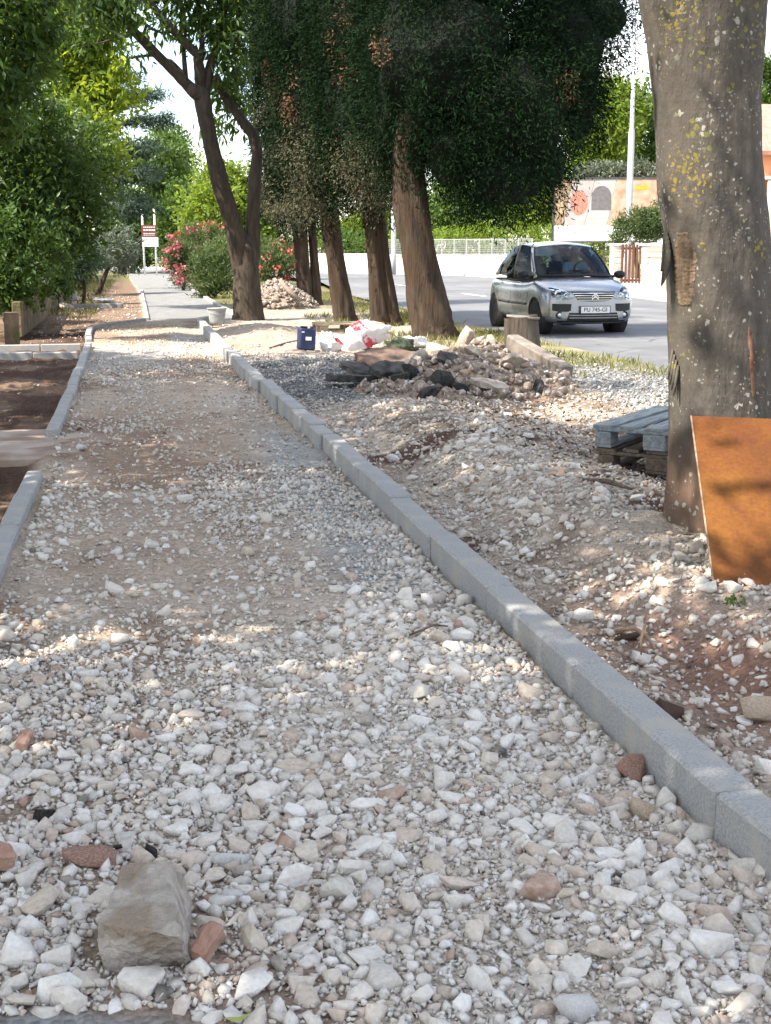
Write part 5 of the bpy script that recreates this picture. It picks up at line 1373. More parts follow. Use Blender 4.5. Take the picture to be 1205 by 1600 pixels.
def slab(name, label, p, dims, rot, mat, seed, cat, group=None, nside=9):
    """broken flat piece with a ragged outline"""
    rg = random.Random(seed); mb = MB()
    poly = []
    for i in range(nside):
        a = 2 * math.pi * i / nside + rg.uniform(-.2, .2); q = rg.uniform(.8, 1.12); poly.append((math.cos(a) * dims[0] * q, math.sin(a) * dims[1] * q))
    mb.prism(poly, -dims[2] / 2, dims[2] / 2, dims[2] * .15, rg)
    o = mb.build(name, mat, None, False, .004, loc=p, rot=rot)
    bm = bmesh.new(); bm.from_mesh(o.data); bmesh.ops.triangulate(bm, faces=bm.faces); bmesh.ops.subdivide_edges(bm, edges=[e for e in bm.edges if e.calc_length() > .05], cuts=3, use_grid_fill=False)
    for v_ in bm.verts: v_.co += Vector([float(fbm(np.array([v_.co.x * 14 + q * 9]), np.array([v_.co.y * 14 + v_.co.z * 20]), seed + q)[0]) for q in range(3)]) * .05
    bm.to_mesh(o.data); bm.free(); return tag(o, label, cat, group)
def hp(px, py, Y, up_=0.0):
    p = at(px, py, Y); return (p.x, Y, heap_z(p.x, Y) + up_)
grp = 'broken asphalt and concrete lying on the rubble heap'
slab('asphalt_slab', 'brown topped broken asphalt slab tilted at the back of the heap', hp(612, 575, 15.6, .12), (.42, .5, .09), (R(14), R(-10), .4), simple('dusty_asphalt', (.10, .065, .05), (.19, .13, .10), 8, .95, .6, 50, .01), 1, 'asphalt slab', grp)
slab('asphalt_slab', 'grey tilted asphalt slab left of the brown topped one', hp(575, 580, 15.3, .07), (.34, .40, .07), (R(10), R(12), .1), M['asphalt_chunk'], 2, 'asphalt slab', grp)
slab('asphalt_slab', 'long black asphalt edge piece nearest the gravel patch', hp(556, 606, 14.2, .07), (.40, .22, .07), (R(-4), R(3), .15), M['asphalt_chunk'], 3, 'asphalt slab', grp)
slab('asphalt_slab', 'black wedge of asphalt beside the long edge piece', hp(607, 600, 14.1, .12), (.22, .20, .07), (R(12), R(-14), .9), M['asphalt_chunk'], 4, 'asphalt slab', grp)
slab('concrete_slab', 'flat grey concrete flag half buried at the front of the heap', hp(765, 612, 12.9, .06), (.20, .13, .055), (R(8), R(14), -.2), M['old_concrete'], 5, 'concrete slab', grp)
for i, (px, py, Y, s, lab) in enumerate(((628, 610, 13.6, .12, 'small black asphalt lump under the wedge'), (645, 598, 13.7, .14, 'black asphalt lump in the middle of the heap foot'), (690, 625, 13.0, .17, 'dark asphalt lump left of the grey concrete flag'),
                                         (655, 560, 14.9, .15, 'grey rough lump at the left crest of the heap'), (670, 575, 14.5, .09, 'dark pointed lump below the left crest'), (720, 622, 12.8, .11, 'purple black lump touching the grey concrete flag'))):
    p = hp(px, py, Y, s * .4); V_, F_ = BIG[i]; o = link('asphalt_lump', np_mesh('asphalt_lump', V_, F_, M['asphalt_chunk'] if i != 3 else M['old_concrete'], False), None, p, (.3 * i, .2, i * 1.1), (s, s, s * .95))
    tag(o, lab, 'asphalt lump', grp)
for i, (px, py, Y, s, lab) in enumerate(((683, 535, 16.2, .17, 'pale round boulder on the crest of the heap before the cypress'), (747, 545, 15.9, .14, 'tilted pale boulder right of the heap crest'), (728, 560, 15.6, .20, 'upright brown stone block on the heap crest'), (765, 558, 15.5, .10, 'flat pale stone on the heap below the stump'))):
    p = hp(px, py, Y, s * .35); V_, F_ = BIG[i + 6]; o = link('boulder', np_mesh('boulder', V_, F_, M['old_concrete'], False), None, p, (.2 + .5 * i, .5 * i, i * .8), (s, s, s * 1.2))
    tag(o, lab, 'boulder', 'boulders on the rubble heap')
for i, (px, py, Y, dd, mt, lab) in enumerate(((640, 585, 14.6, (.16, .12, .05), 'old_concrete', 'small tilted concrete flag between the black lumps and the crest'), (700, 590, 14.0, (.18, .12, .05), 'asphalt_chunk', 'dark flat shard in the middle of the heap'),
                                             (740, 580, 14.4, (.15, .13, .06), 'old_concrete', 'tilted concrete shard right of the middle of the heap'), (800, 600, 13.6, (.17, .10, .05), 'old_concrete', 'flat concrete shard below the long concrete kerb piece'),
                                             (670, 640, 12.4, (.14, .10, .05), 'asphalt_chunk', 'dark shard at the very foot of the heap'), (840, 622, 12.9, (.12, .10, .05), 'asphalt_chunk', 'dark shard at the heap end under the long kerb piece'))):
    slab('rubble_shard', lab, hp(px, py, Y, .06), dd, (R(18 + 9 * i), R(-20 + 11 * i), i * .9), M[mt], 60 + i, 'rubble shard', grp, 7)
q0, q1 = at(800, 555, 15.6), at(885, 598, 14.0); q0.z = .36; q1.z = .12
dv = q1 - q0; mb = MB(); rm = dv.to_track_quat('X', 'Z').to_matrix()
mb.box((0, 0, 0), (dv.length, .16, .20), rm); M['beam'] = simple('shaded_old_concrete', (.13, .108, .092), (.225, .197, .17), 6, .95, .7, 40, .01)  # darker concrete: the shade on the beam is put into its colour
o = mb.build('concrete_beam', M['beam'], None, False, .018, loc=(q0 + q1) / 2)
tag(o, 'long old concrete kerb piece propped on the heap beside the stump', 'concrete beam')
# second heap behind the forked tree
H2 = Vector((at(437, 470, 34.5).x, 34.5, 0))
rh2 = tag(empty('rubble_heap', H2), 'grey rubble heap behind the forked trunk, before the red tipped oleander', 'rubble heap')
u, w = np.meshgrid(np.linspace(-1.5, 1.5, 44), np.linspace(-1.6, 1.6, 44)); u, w = u.ravel(), w.ravel()
hv = heap(u, w, 0, 0, 1.1, 1.3, .66, 231); V = np.stack([u, w, hv + fbm(u * 4, w * 4, 3) * .12 * (hv > .02) - .05 * (hv < .02)], 1)
F = [(j * 44 + i, j * 44 + i + 1, (j + 1) * 44 + i + 1, (j + 1) * 44 + i) for j in range(43) for i in range(43)]
link('soil_mound', np_mesh('soil_mound', V, np.array(F), M['ground'], True, col=np.tile(np.array([.26, .21, .175]), (len(u), 1))), rh2)
a1 = r.uniform(-1.3, 1.3, 1500); a2 = r.uniform(-1.5, 1.5, 1500); hv = heap(a1, a2, 0, 0, 1.1, 1.3, .66, 231); kp = hv > .04; a1, a2, hv = a1[kp], a2[kp], hv[kp]
sz = np.clip(r.lognormal(math.log(.05), .45, len(a1)), .025, .14)
v, f, a = scatter(MED, np.stack([a1, a2, hv + .02], 1), sz, r, r.random(len(sz)) * .9, .6); tag(link('rubble', np_mesh('rubble', v, f, M['rubble'], False, rnd=a), rh2), None, None, None, 'stuff')
mb = MB(); mb.tube([at(438, 438, 33.6), at(452, 455, 33.4), at(470, 470, 33.3)], [.05, .06, .05], 7); tag(mb.build('fallen_branch', M['wood_old'], None, True), 'grey fallen branch lying across the far rubble heap', 'branch')
# ------------------------------------------------------------------ notable single stones
M['block'] = simple('dusty_limestone_block', (.27, .235, .20), (.46, .415, .37), 16, .95, 1.0, 60, .02, c3=(.27, .215, .165), s3=7)
M['clod'] = simple('crumbly_clod', (.12, .07, .05), (.24, .155, .115), 30, .97, 1.0, 70, .02)
M['red_stone'] = simple('red_brown_stone', (.22, .115, .085), (.40, .26, .21), 12, .95, .7, 40, .01)
M['white_stone'] = simple('white_limestone', (.52, .51, .49), (.64, .63, .61), 10, .95, .6, 60, .008)
M['tan_stone'] = simple('tan_limestone', (.36, .27, .19), (.48, .40, .31), 10, .95, .6, 50, .008)
mb = MB()
def bp(px, py, z): p = gp(px, py, z); return (p.x, p.y, p.z)
blk = [bp(165, 1545, -.02), bp(300, 1520, -.02), (.085, 2.92, -.02), (-.10, 2.90, -.02), bp(150, 1438, .105), bp(283, 1462, .125), bp(266, 1340, .15), bp(197, 1352, .14)]
mb.add(blk, [(3, 2, 1, 0), (4, 5, 6, 7), (0, 1, 5, 4), (1, 2, 6, 5), (2, 3, 7, 6), (3, 0, 4, 7)])
me = mb.mesh('stone_block', M['block'], False, .006)
bm = bmesh.new(); bm.from_mesh(me); bmesh.ops.subdivide_edges(bm, edges=[e for e in bm.edges if e.calc_length() > .03], cuts=9, use_grid_fill=True)
for v_ in bm.verts:
    nn_ = float(fbm(np.array([v_.co.x * 22 + v_.co.z * 13]), np.array([v_.co.y * 22 - v_.co.z * 9]), 7)[0]); n2_ = float(fbm(np.array([v_.co.x * 70 + v_.co.z * 40]), np.array([v_.co.y * 70 - v_.co.z * 33]), 17)[0]); v_.co += v_.normal * (nn_ * .03 + n2_ * .012)
bm.to_mesh(me); bm.free()
tag(link('stone_block', me), 'big dusty tan stone block, the largest stone of the foreground', 'stone block')
def single(name, label, px, py, s, mat, pi, rot, cat='stone', sc=(1, 1, 1), z=.02):
    p = gp(px, py, z); V_, F_ = BIG[pi]
    o = link(name, np_mesh(name, V_, F_, mat, False), None, (p.x, p.y, HZ1(p.x, p.y) + s * .35 * sc[2]), rot, (s * sc[0], s * sc[1], s * sc[2])); return tag(o, label, cat)
def rough(me, cuts, amp, fr, seed):
    bm = bmesh.new(); bm.from_mesh(me); bmesh.ops.subdivide_edges(bm, edges=[e for e in bm.edges if e.calc_length() > .012], cuts=cuts, use_grid_fill=True)
    for v_ in bm.verts: v_.co += v_.normal * amp * float(fbm(np.array([v_.co.x * fr + v_.co.z * fr * .7]), np.array([v_.co.y * fr - v_.co.z * fr * .5]), seed)[0])
    bm.to_mesh(me); bm.free()
mb = MB(); mb.box((0, 0, 0), (.10, .045, .055), None, .8); o = mb.build('brick_fragment', M['brick'], None, False, .006, loc=(*gp(322, 1482, .03)[:2], .04), rot=(.3, -.35, 1.0)); rough(o.data, 5, .014, 60, 3); tag(o, 'orange brick fragment lying right of the big stone block', 'brick')
mb = MB(); mb.box((0, 0, 0), (.035, .09, .04)); o = mb.build('brick_fragment', M['brick'], None, False, .006, loc=(*gp(38, 1160, .02)[:2], .025), rot=(.1, .2, -.15)); rough(o.data, 5, .013, 60, 5); tag(o, 'upright rust brown brick fragment near the garden edging', 'brick')
mb = MB(); mb.box((0, 0, 0), (.05, .06, .05)); o = mb.build('brick_fragment', M['brick'], None, False, .008, loc=(*gp(4, 1345, .02)[:2], .03), rot=(.2, .2, .4)); rough(o.data, 4, .018, 60, 9); tag(o, 'orange brick lump at the very edge beside white stones', 'brick')
single('red_stone', 'red brown stone leaning on the kerb', 990, 1182, .058, M['red_stone'], 2, (.1, .1, .4))
single('tan_stone', 'large tan stone below the red brown one near the kerb', 1000, 1245, .06, M['tan_stone'], 5, (.2, .1, 1.2))
single('asphalt_lump', 'black asphalt lump among white stones, nearest the garden side', 68, 1266, .038, M['asphalt_chunk'], 3, (.2, 0, .5), 'asphalt lump')
single('asphalt_lump', 'black asphalt lump touching the top of the big stone block', 236, 1322, .030, M['asphalt_chunk'], 7, (.2, 0, 1.5), 'asphalt lump')
single('asphalt_lump', 'tiny black lump between the two larger asphalt lumps', 184, 1308, .017, M['asphalt_chunk'], 8, (.2, 0, 2.5), 'asphalt lump')
single('pinkish_stone', 'flat pinkish brown stone behind the big stone block', 138, 1336, .075, M['red_stone'], 9, (.1, .1, .2), sc=(1, .8, .7))
single('white_stone', 'large white stone at the bottom of the picture', 907, 1566, .05, M['white_stone'], 1, (.1, .2, .7))
single('white_stone', 'white stone raised on the pile before the kerb', 722, 1008, .055, M['white_stone'], 4, (.4, .2, .2), sc=(1, 1, 1.3))
single('white_stone', 'long pale stone lying right of the black asphalt lumps', 362, 1333, .045, M['white_stone'], 10, (0, .1, .05), sc=(1.1, .6, .7))
single('white_stone', 'pale stone standing alone at the tip of the slab', 127, 702, .055, M['white_stone'], 11, (.1, .3, .3), sc=(.8, .8, 1.3))
single('white_stone', 'bluish white stone right of the big stone block', 365, 1392, .03, M['white_stone'], 12, (.1, .3, .3))
single('clod', 'red brown clod of dug soil beside the kerb', 1045, 1112, .075, M['clod'], 3, (.2, .3, .4), 'clod', (1, .9, .55))
single('clod', 'dark clod of dug soil with roots beside the kerb', 985, 985, .06, M['clod'], 9, (.2, .3, 2.4), 'clod', (1, .9, .6))
single('pale_stone', 'tall pale stone half buried at the picture edge above the kerb', 1192, 1110, .075, M['tan_stone'], 12, (1.2, .3, .4))
M['root'] = simple('bare_root', (.20, .12, .075), (.33, .22, .15), 10, .9, .3, 40, .003)
p0 = gp(962, 985, .08)
mb = MB(); mb.tube([p0, p0 + Vector((.06, -.03, .015)), p0 + Vector((.11, -.03, -.02)), p0 + Vector((.12, -.09, -.05))], [.006, .009, .008, .004], 6); tag(mb.build('root', M['root'], None, True), 'pale bent root sticking out of the dug soil', 'root')
p0 = gp(1008, 975, .12)
mb = MB(); mb.tube([p0, p0 + Vector((-.025, -.03, -.05)), p0 + Vector((-.03, -.05, -.10))], [.005, .006, .003], 6); tag(mb.build('root', M['root'], None, True), 'short upright root right of the bent one', 'root')
for i, (x, y, px, py, lab) in enumerate(((905, 800, 985, 822, 'dark stick lying on the verge before the big trunk'), (690, 668, 790, 660, 'thin stick at the foot of the rubble heap'), (640, 1020, 700, 1000, 'black twig on the stones beside the kerb'), (420, 548, 470, 540, 'broken plank piece on the soil mound'))):
    a, b = gp(x, y), gp(px, py); a.z = HZ1(a.x, a.y) + .02; b.z = HZ1(b.x, b.y) + .025; m_ = (a + b) / 2 + Vector((.02, .03, .012)); rr = .013 if i != 2 else .005
    mb = MB(); mb.tube([a, a.lerp(m_, .5), m_, m_.lerp(b, .5), b], [rr * .7, rr, rr * 1.1, rr * .9, rr * .5], 6, wob=.15, seed=i); tag(mb.build('stick', M['wood_dark'], None, True), lab, 'stick')
M['green_leaf'] = simple('fallen_green_leaf', (.22, .28, .06), (.34, .36, .10), 12, .6)
p = gp(372, 1588, .03); mb = MB(); mb.grid(lambda u, v: (p.x + (u - .5) * .055, p.y + (v - .5) * .016 * math.sin(math.pi * min(.98, u + .02)) + (u - .5) * .012, .028 + .004 * math.cos(6 * u)), 8, 2); tag(mb.build('fallen_leaf', M['green_leaf'], None, True), 'single yellow green leaf on the grey cement at the bottom edge', 'leaf')
# small weed by the sheet
wp = gp(1150, 940, .14)
wd = tag(empty('weed', wp), 'tiny green weed at the foot of the rusty sheet', 'weed')
crown('leaves', wd, [(wp.x, wp.y, wp.z + .01, .04, .03, .012)], 60, .022, L_MID, 5, clump=.02, per=10, shell=0, off=wp)
# ------------------------------------------------------------------ grass on the verge
r = np.random.default_rng(60)
gx_ = np.concatenate([r.uniform(5.0, 6.5, 9000), r.uniform(3.6, 6.2, 7000), r.uniform(2.2, 6, 6000)]); gy_ = np.concatenate([r.uniform(14.5, 45, 9000), r.uniform(17.5, 30, 7000), r.uniform(36, 60, 6000)])
kp = (fbm(gx_ * 1.3, gy_ * 1.3, 301) > -.02) & (gx_ < np.interp(gy_, [p[0] for p in NE], [p[1] for p in NE]) - .02); gx_, gy_ = gx_[kp], gy_[kp]
P = np.stack([gx_, gy_, HZ(gx_, gy_) - .01], 1); ax = r.normal(size=P.shape) * .5; ax[:, 2] = 1
L_GRASS = leaf_mat('verge_grass', (.07, .09, .02), (.26, .23, .09), (.3, .32, .08), .3)
tag(link('grass', leaf_mesh('grass', P, ax, r.uniform(.06, .16, len(P)), .12, r, L_GRASS, r.random(len(P)))), 'thin dry grass along the road edge', 'grass', None, 'stuff')
gx_ = r.uniform(-3.0, -.9, 5000); gy_ = r.uniform(30, 66, 5000); kp = (fbm(gx_ * .8, gy_ * .8, 311) > .0) & (gx_ < lx(gy_) - .3); P = np.stack([gx_[kp], gy_[kp], HZ(gx_[kp], gy_[kp]) - .01], 1); ax = r.normal(size=P.shape) * .5; ax[:, 2] = 1
tag(link('grass', leaf_mesh('grass', P, ax, r.uniform(.08, .2, len(P)), .14, r, L_GRASS, r.random(len(P)) * .5)), 'green lawn patches beside the far footpath', 'grass', None, 'stuff')

rl = np.random.default_rng(91); nl = 5200
lxx = rl.uniform(1.7, 5.2, nl); lyy = rl.uniform(4.2, 13, nl); kp = rl.random(nl) < np.clip(sst(2.2, 3.0, lxx) * .9 + .06, 0, 1) * (fbm(lxx * 1.2, lyy * 1.2, 331) > -.12)
lxx, lyy = lxx[kp], lyy[kp]; P = np.stack([lxx, lyy, HZ(lxx, lyy) + rl.uniform(.002, .018, len(lxx))], 1); ax = rl.normal(size=P.shape); ax[:, 2] *= .25
L_LITTER = leaf_mat('dry_leaf_litter', (.06, .035, .022), (.22, .14, .08), (.15, .09, .04), .15, .8)
tag(link('leaf_litter', leaf_mesh('leaf_litter', P, ax, rl.uniform(.025, .06, len(P)), .4, rl, L_LITTER, rl.random(len(P))), VERGE), None, None, None, 'stuff')
# ------------------------------------------------------------------ garden wall
M['tanwall'] = simple('tan_rendered_wall', (.13, .09, .06), (.24, .175, .12), 5, .95, .8, 14, .03, c3=(.085, .085, .035), s3=2.2)
gw = tag(empty('garden_wall', (-1.97, 23, 0)), 'low mossy tan garden wall with an end post', 'wall')
mb = MB(); mb.box((-.08, 5.6, .24), (.16, 8.0, .62)); mb.build('wall_panel', M['tanwall'], gw, False, .015)
for q in range(6):
    mb = MB(); mb.box((-.12 - .03 * q, 13.2 + 7.0 * q, .10), (.16, 6.95, .40 - .03 * q)); mb.build('wall_panel', M['tanwall'], gw, False, .015)
mb = MB(); mb.box((-.02, -.2, .14), (.22, .26, .62)); mb.build('end_post', M['tanwall'], gw, False, .012)
M['greybox'] = simple('grey_cabinet_paint', (.45, .50, .50), (.55, .60, .60), 6, .6)
p = gp(115, 468); mc = tag(empty('meter_cabinet', (p.x, p.y, -.02)), 'small pale utility cabinet at the end of the garden wall', 'cabinet')
mb = MB(); mb.box((0, 0, .22), (.22, .2, .44)); mb.build('box', M['greybox'], mc, False, .01)
mb = MB(); mb.box((0, -.106, .24), (.18, .01, .32)); mb.build('door', M['white_paint'], mc, False, .003)
single('boulder', 'pale boulder by the garden wall beyond the cross edging', 103, 483, .26, M['old_concrete'], 3, (.1, .2, .4), 'boulder', (1, .8, .7))
p = gp(162, 472); slab('paving_slab', 'dark paving slab lying on the far soil strip', (p.x, p.y, .06), (.3, .3, .05), (R(5), 0, .3), M['kerb'], 77, 'paving slab')

# ------------------------------------------------------------------ sign on two posts
sy = 80.0
p = at(236, 428, sy); k = ppm(sy)
sg = tag(empty('road_sign', (p.x, sy, 0)), 'brown and white information sign on two tall poles at the end of the path', 'sign')
M['brown_sign'] = simple('brown_sign_face', (.17, .05, .04), (.21, .065, .05), 5, .5); M['sign_ink'] = simple('grey_sign_ink', (.22, .22, .25), (.30, .30, .32), 5, .6)
z_ = lambda py: at(236, py, sy).z
for s in (-1, 1):
    mb = MB(); mb.tube([(s * 9 / k, .05, -.1), (s * 9 / k - .05, .05, z_(326))], .055, 8); mb.build('pole', M['white_paint'], sg, True)
mb = MB(); mb.box((-1 / k, 0, (z_(352) + z_(370)) / 2), (22 / k, .03, 18 / k)); bs = mb.build('brown_panel', M['brown_sign'], sg)
mb = MB()
rg = random.Random(3)
for rowz, hh_ in ((355, 1.6), (359.5, 2.2), (365, 1.2), (367.5, .8)):
    x = -9
    while x < 7:
        w_ = rg.uniform(1.2, 3); mb.box(((x + w_ / 2) / k, -.02, z_(rowz)), (w_ / k, .008, hh_ / k)); x += w_ + .7
mb.build('lettering', M['white_paint'], bs)
mb = MB(); mb.box((.5 / k, 0, (z_(371) + z_(385)) / 2), (24 / k, .03, 14 / k)); ws_ = mb.build('white_panel', M['white_paint'], sg)
mb = MB()
for rowz in (374, 378, 382):
    x = -9
    while x < 9:
        w_ = rg.uniform(2, 4); mb.box(((x + w_ / 2) / k, -.02, z_(rowz)), (w_ / k, .008, .7 / k)); x += w_ + 1
mb.build('lettering', M['sign_ink'], ws_)

# ------------------------------------------------------------------ across the road: wall, fence, hedge, billboard, gate, lamp, house
M['palewall'] = simple('pale_stone_wall', (.52, .47, .41), (.66, .61, .55), 1.4, .95, .6, 6, .03)
M['cream'] = simple('cream_render', (.58, .50, .42), (.68, .61, .53), 1.0, .9, .3, 8, .01)
wy0, wy1 = gp(790, 433), gp(500, 426)
A_, B_ = Vector((22.2, 74.3, 0)), Vector((11.2, 91.2, 0))
dv = B_ - A_; an = math.atan2(dv.y, dv.x); WL = dv.length
bw = tag(empty('boundary_wall', A_, an), 'pale low stone boundary wall across the road behind the cypress trunks', 'wall')
rg = random.Random(12); xx_ = 0.0; i = 0
rows_ = [(0, .32), (.32, .62), (.62, .9)]
mst = []
for z0_, z1_ in rows_:
    x = -rg.uniform(0, .4)
    while x < WL * .62:
        w_ = rg.uniform(.45, .95); mst.append((max(x, 0), min(x + w_, WL * .62), z0_, z1_)); x += w_
wm = [simple('wall_stone_%d' % q, c, tuple(v * 1.12 for v in c), 3, .95, .4, 12, .02) for q, c in enumerate(((.50, .46, .40), (.58, .53, .47), (.54, .45, .37)))]
for (a, b, z0_, z1_) in mst:
    if b - a < .1: continue
    mb = MB(); mb.box(((a + b) / 2, 0, (z0_ + z1_) / 2 + .15), (b - a - .025, .30 + rg.uniform(-.03, .03), z1_ - z0_ - .02)); mb.build('wall_stone', rg.choice(wm), bw, False, .02)
mb = MB(); mb.box((WL * .31, 0, .55), (WL * .62, .22, .95)); mb.build('mortar', M['palewall'], bw)
mb = MB(); mb.box((WL * .31, 0, 1.075), (WL * .62 + .1, .40, .07)); mb.build('coping', M['palewall'], bw, False, .01)
mb = MB(); mb.box((WL * .81, 0, .65), (WL * .38, .24, 1.1)); mb.build('rendered_panel', M['cream'], bw, False, .01)
fn = tag(empty('fence', A_ + Vector((0, 0, 1.11)), an), 'grey wire mesh fence standing on the pale boundary wall', 'fence')
for i in range(13):
    mb = MB(); mb.box((.1 + i * WL * .6 / 12, .05, .48), (.05, .05, .98)); mb.build('post', M['galv'], fn)
for z in (.04, .93):
    mb = MB(); mb.box((WL * .305, .05, z), (WL * .6, .035, .035)); mb.build('rail', M['galv'], fn)
mb = MB()
for i in range(120): mb.box((.1 + i * WL * .6 / 120, .05, .48), (.014, .014, .9))
for j in range(7): mb.box((WL * .305, .05, .12 + j * .12), (WL * .6, .012, .012))
tag(mb.build('mesh_wires', M['galv'], fn), None, None, None, 'stuff')
nrm2 = Vector((-dv.y, dv.x, 0)).normalized() * -1
def hedge(label, p, q, z0, z1, th, n, mat, seed):
    p, q = Vector(p), Vector(q); c = (p + q) / 2; t = tag(empty('hedge', (c.x, c.y, 0)), label, 'hedge'); nb = max(3, int((q - p).length / (th * 1.2))); rg = random.Random(seed)
    bl = [(*(p.lerp(q, (i + .5) / nb))[:2], (z0 + z1) / 2 + rg.uniform(-.1, .15), (q - p).length / nb * .75, th, (z1 - z0) / 2 * rg.uniform(.9, 1.15)) for i in range(nb)]
    crown('foliage', t, bl, n, .2, mat, seed, clump=.4, shell=.6, off=t.location)
    mb = MB()
    for b_ in bl: mb.tube([Vector((b_[0], b_[1], 0)) - t.location, Vector((b_[0], b_[1], b_[2])) - t.location], .05, 6)
    mb.build('stems', M['bark_grey'], t)
BK = Vector((dv.y, -dv.x, 0)).normalized()          # away from the road
if BK.y < 0: BK = -BK
hedge('bright yellow green clipped hedge behind the mesh fence', A_ + BK * 1.0 + Vector((3.5, -3, 0)), A_.lerp(B_, .6) + BK * 1.0, .6, 2.75, .8, 17000, L_BRIGHT, 401)
hedge('tall mixed hedge behind the rendered wall panel', A_.lerp(B_, .58) + BK * 1.2, B_ + BK * 1.2, .5, 2.6, .8, 8000, L_MID, 402)
hedge('dark mixed hedge behind the garden wall, running to the far sign', (-3.0, 31, 0), (-2.8, 82, 0), .15, 2.3, .95, 30000, L_LAUREL, 403)
# billboard
by_ = 55.0; k = ppm(by_)
c0, c1 = at(865, 350, by_), at(1026, 350, by_ - 1.5)
zb0, zt0 = at(865, 377, by_).z, at(865, 280, by_).z
bd = tag(empty('billboard', ((c0.x + c1.x) / 2, by_ - .75, 0), math.atan2(-1.5, c1.x - c0.x)), 'wide billboard with a collage of food and stone arch pictures behind the lamp post', 'billboard')
BW = (c1 - c0).xy.length; BH = zt0 - zb0; zc = (zb0 + zt0) / 2
mb = MB(); mb.box((0, .06, zc), (BW, .08, BH)); mb.build('panel', M['cream'], bd)
for s in (-1, 1):
    mb = MB(); mb.box((s * (BW / 2 + .03), .03, zc), (.07, .14, BH + .12)); mb.build('frame_side', M['dark_metal'], bd)
    mb = MB(); mb.box((0, .03, zc + s * (BH / 2 + .03)), (BW, .14, .06)); mb.build('frame_rail', M['dark_metal'], bd)
for s in (-1, 0, 1):
    mb = MB(); mb.box((s * BW * .38, .16, zb0 / 2), (.10, .10, zb0)); mb.build('leg', M['dark_metal'], bd)
def pic(nm, poly, m, y=.0, th=.012):
    mb = MB(); X = lambda u: (u - .5) * BW; Zz = lambda v: zt0 - v * BH
    V = [(X(u), y, Zz(v)) for u, v in poly] + [(X(u), y + th, Zz(v)) for u, v in poly]; n = len(poly)
    mb.add(V, [tuple(range(n)), tuple(range(2 * n - 1, n - 1, -1))] + [(i, (i + 1) % n, n + (i + 1) % n, n + i) for i in range(n)]); return mb.build(nm, m, bd)
pm = lambda nm, a, b, sc=3: simple(nm, tuple(q * .62 for q in a), tuple(q * .62 for q in b), sc, .6)
pic('picture', [(0, .01), (.18, .01), (.09, .74), (0, .74)], pm('print_tan', (.30, .20, .14), (.55, .42, .26), 2))
pic('picture', [(.19, .01), (.39, .01), (.30, .74), (.10, .74)], pm('print_plate', (.42, .36, .36), (.60, .55, .52), 1.5))
pic('picture', [(.40, .01), (.60, .01), (.52, .74), (.31, .74)], pm('print_stone', (.50, .46, .45), (.64, .60, .56), 2))
pic('picture', [(.61, .01), (.99, .01), (.99, .74), (.53, .74)], pm('print_rock', (.55, .30, .20), (.70, .55, .42), 2.5))
pic('caption_strip', [(0.005, .75), (.995, .75), (.995, .995), (.005, .995)], M['white_paint'])
pic('ham_plate', [(.245 + .085 * math.cos(t), .38 + .20 * math.sin(t)) for t in np.linspace(0, 2 * math.pi, 20, endpoint=False)], pm('print_ham', (.45, .17, .12), (.62, .32, .24), 9), -.006)
pic('arch_door', [(.365, .50), (.555, .50)] + [(.46 + .095 * math.cos(t), .28 - .17 * math.sin(t)) for t in np.linspace(0, math.pi, 12)], pm('print_door', (.16, .15, .16), (.22, .21, .22), 8), -.006)
pic('steps', [(.345, .54), (.545, .54), (.535, .62), (.335, .62)], pm('print_step', (.60, .58, .52), (.68, .66, .6), 8), -.006)
pic('yellow_flower', [(.78, .13), (.90, .10), (.92, .17), (.80, .19)], pm('print_yellow', (.60, .40, .02), (.70, .5, .05), 8), -.006)
pic('logo_mark', [(.215 + .012 * math.cos(t), .86 + .02 * math.sin(t)) for t in np.linspace(0, 2 * math.pi, 10, endpoint=False)], M['sign_ink'], -.006)
for i, u in enumerate((.25, .27, .295, .315, .335, .36, .378, .40)): pic('lettering', [(u, .85 - .006 * (i % 3)), (u + .014, .85 - .006 * (i % 3)), (u + .012, .872), (u, .872)], M['sign_ink'], -.006)
# lamp posts
def lamp(label, px, py, Y, top, r0):
    p = at(px, py, Y); t = tag(empty('street_lamp', (p.x, Y, .12)), label, 'street lamp', 'street lamps across the road'); h = at(px, top, Y).z
    mb = MB(); mb.lathe((0, 0, 0), [(r0 * 1.15, 0), (r0 * 1.15, 1.0), (r0, 1.05), (r0 * .95, h * .62), (r0 * .66, h * .64), (r0 * .55, h)], 14); mb.build('pole', M['galv'], t, True)
    mb = MB(); mb.tube([(0, 0, h - .1), (.25, -.05, h + .12), (.7, -.1, h + .2)], [.06, .05, .045], 8); ar = mb.build('arm', M['galv'], t, True)
    mb = MB(); mb.lathe((.95, -.13, h + .2), [(.02, -.09), (.15, -.06), (.19, 0), (.14, .05), (.03, .07)], 14); mb.build('lamp_head', M['galv'], ar, True).scale = (1, 1, 1)
lamp('tall tapered grey lamp post in front of the billboard', 979, 447, 52, 62, .13)
lamp('grey lamp post between the twin cypress and the thickest one', 615, 432, 73, -40, .13)
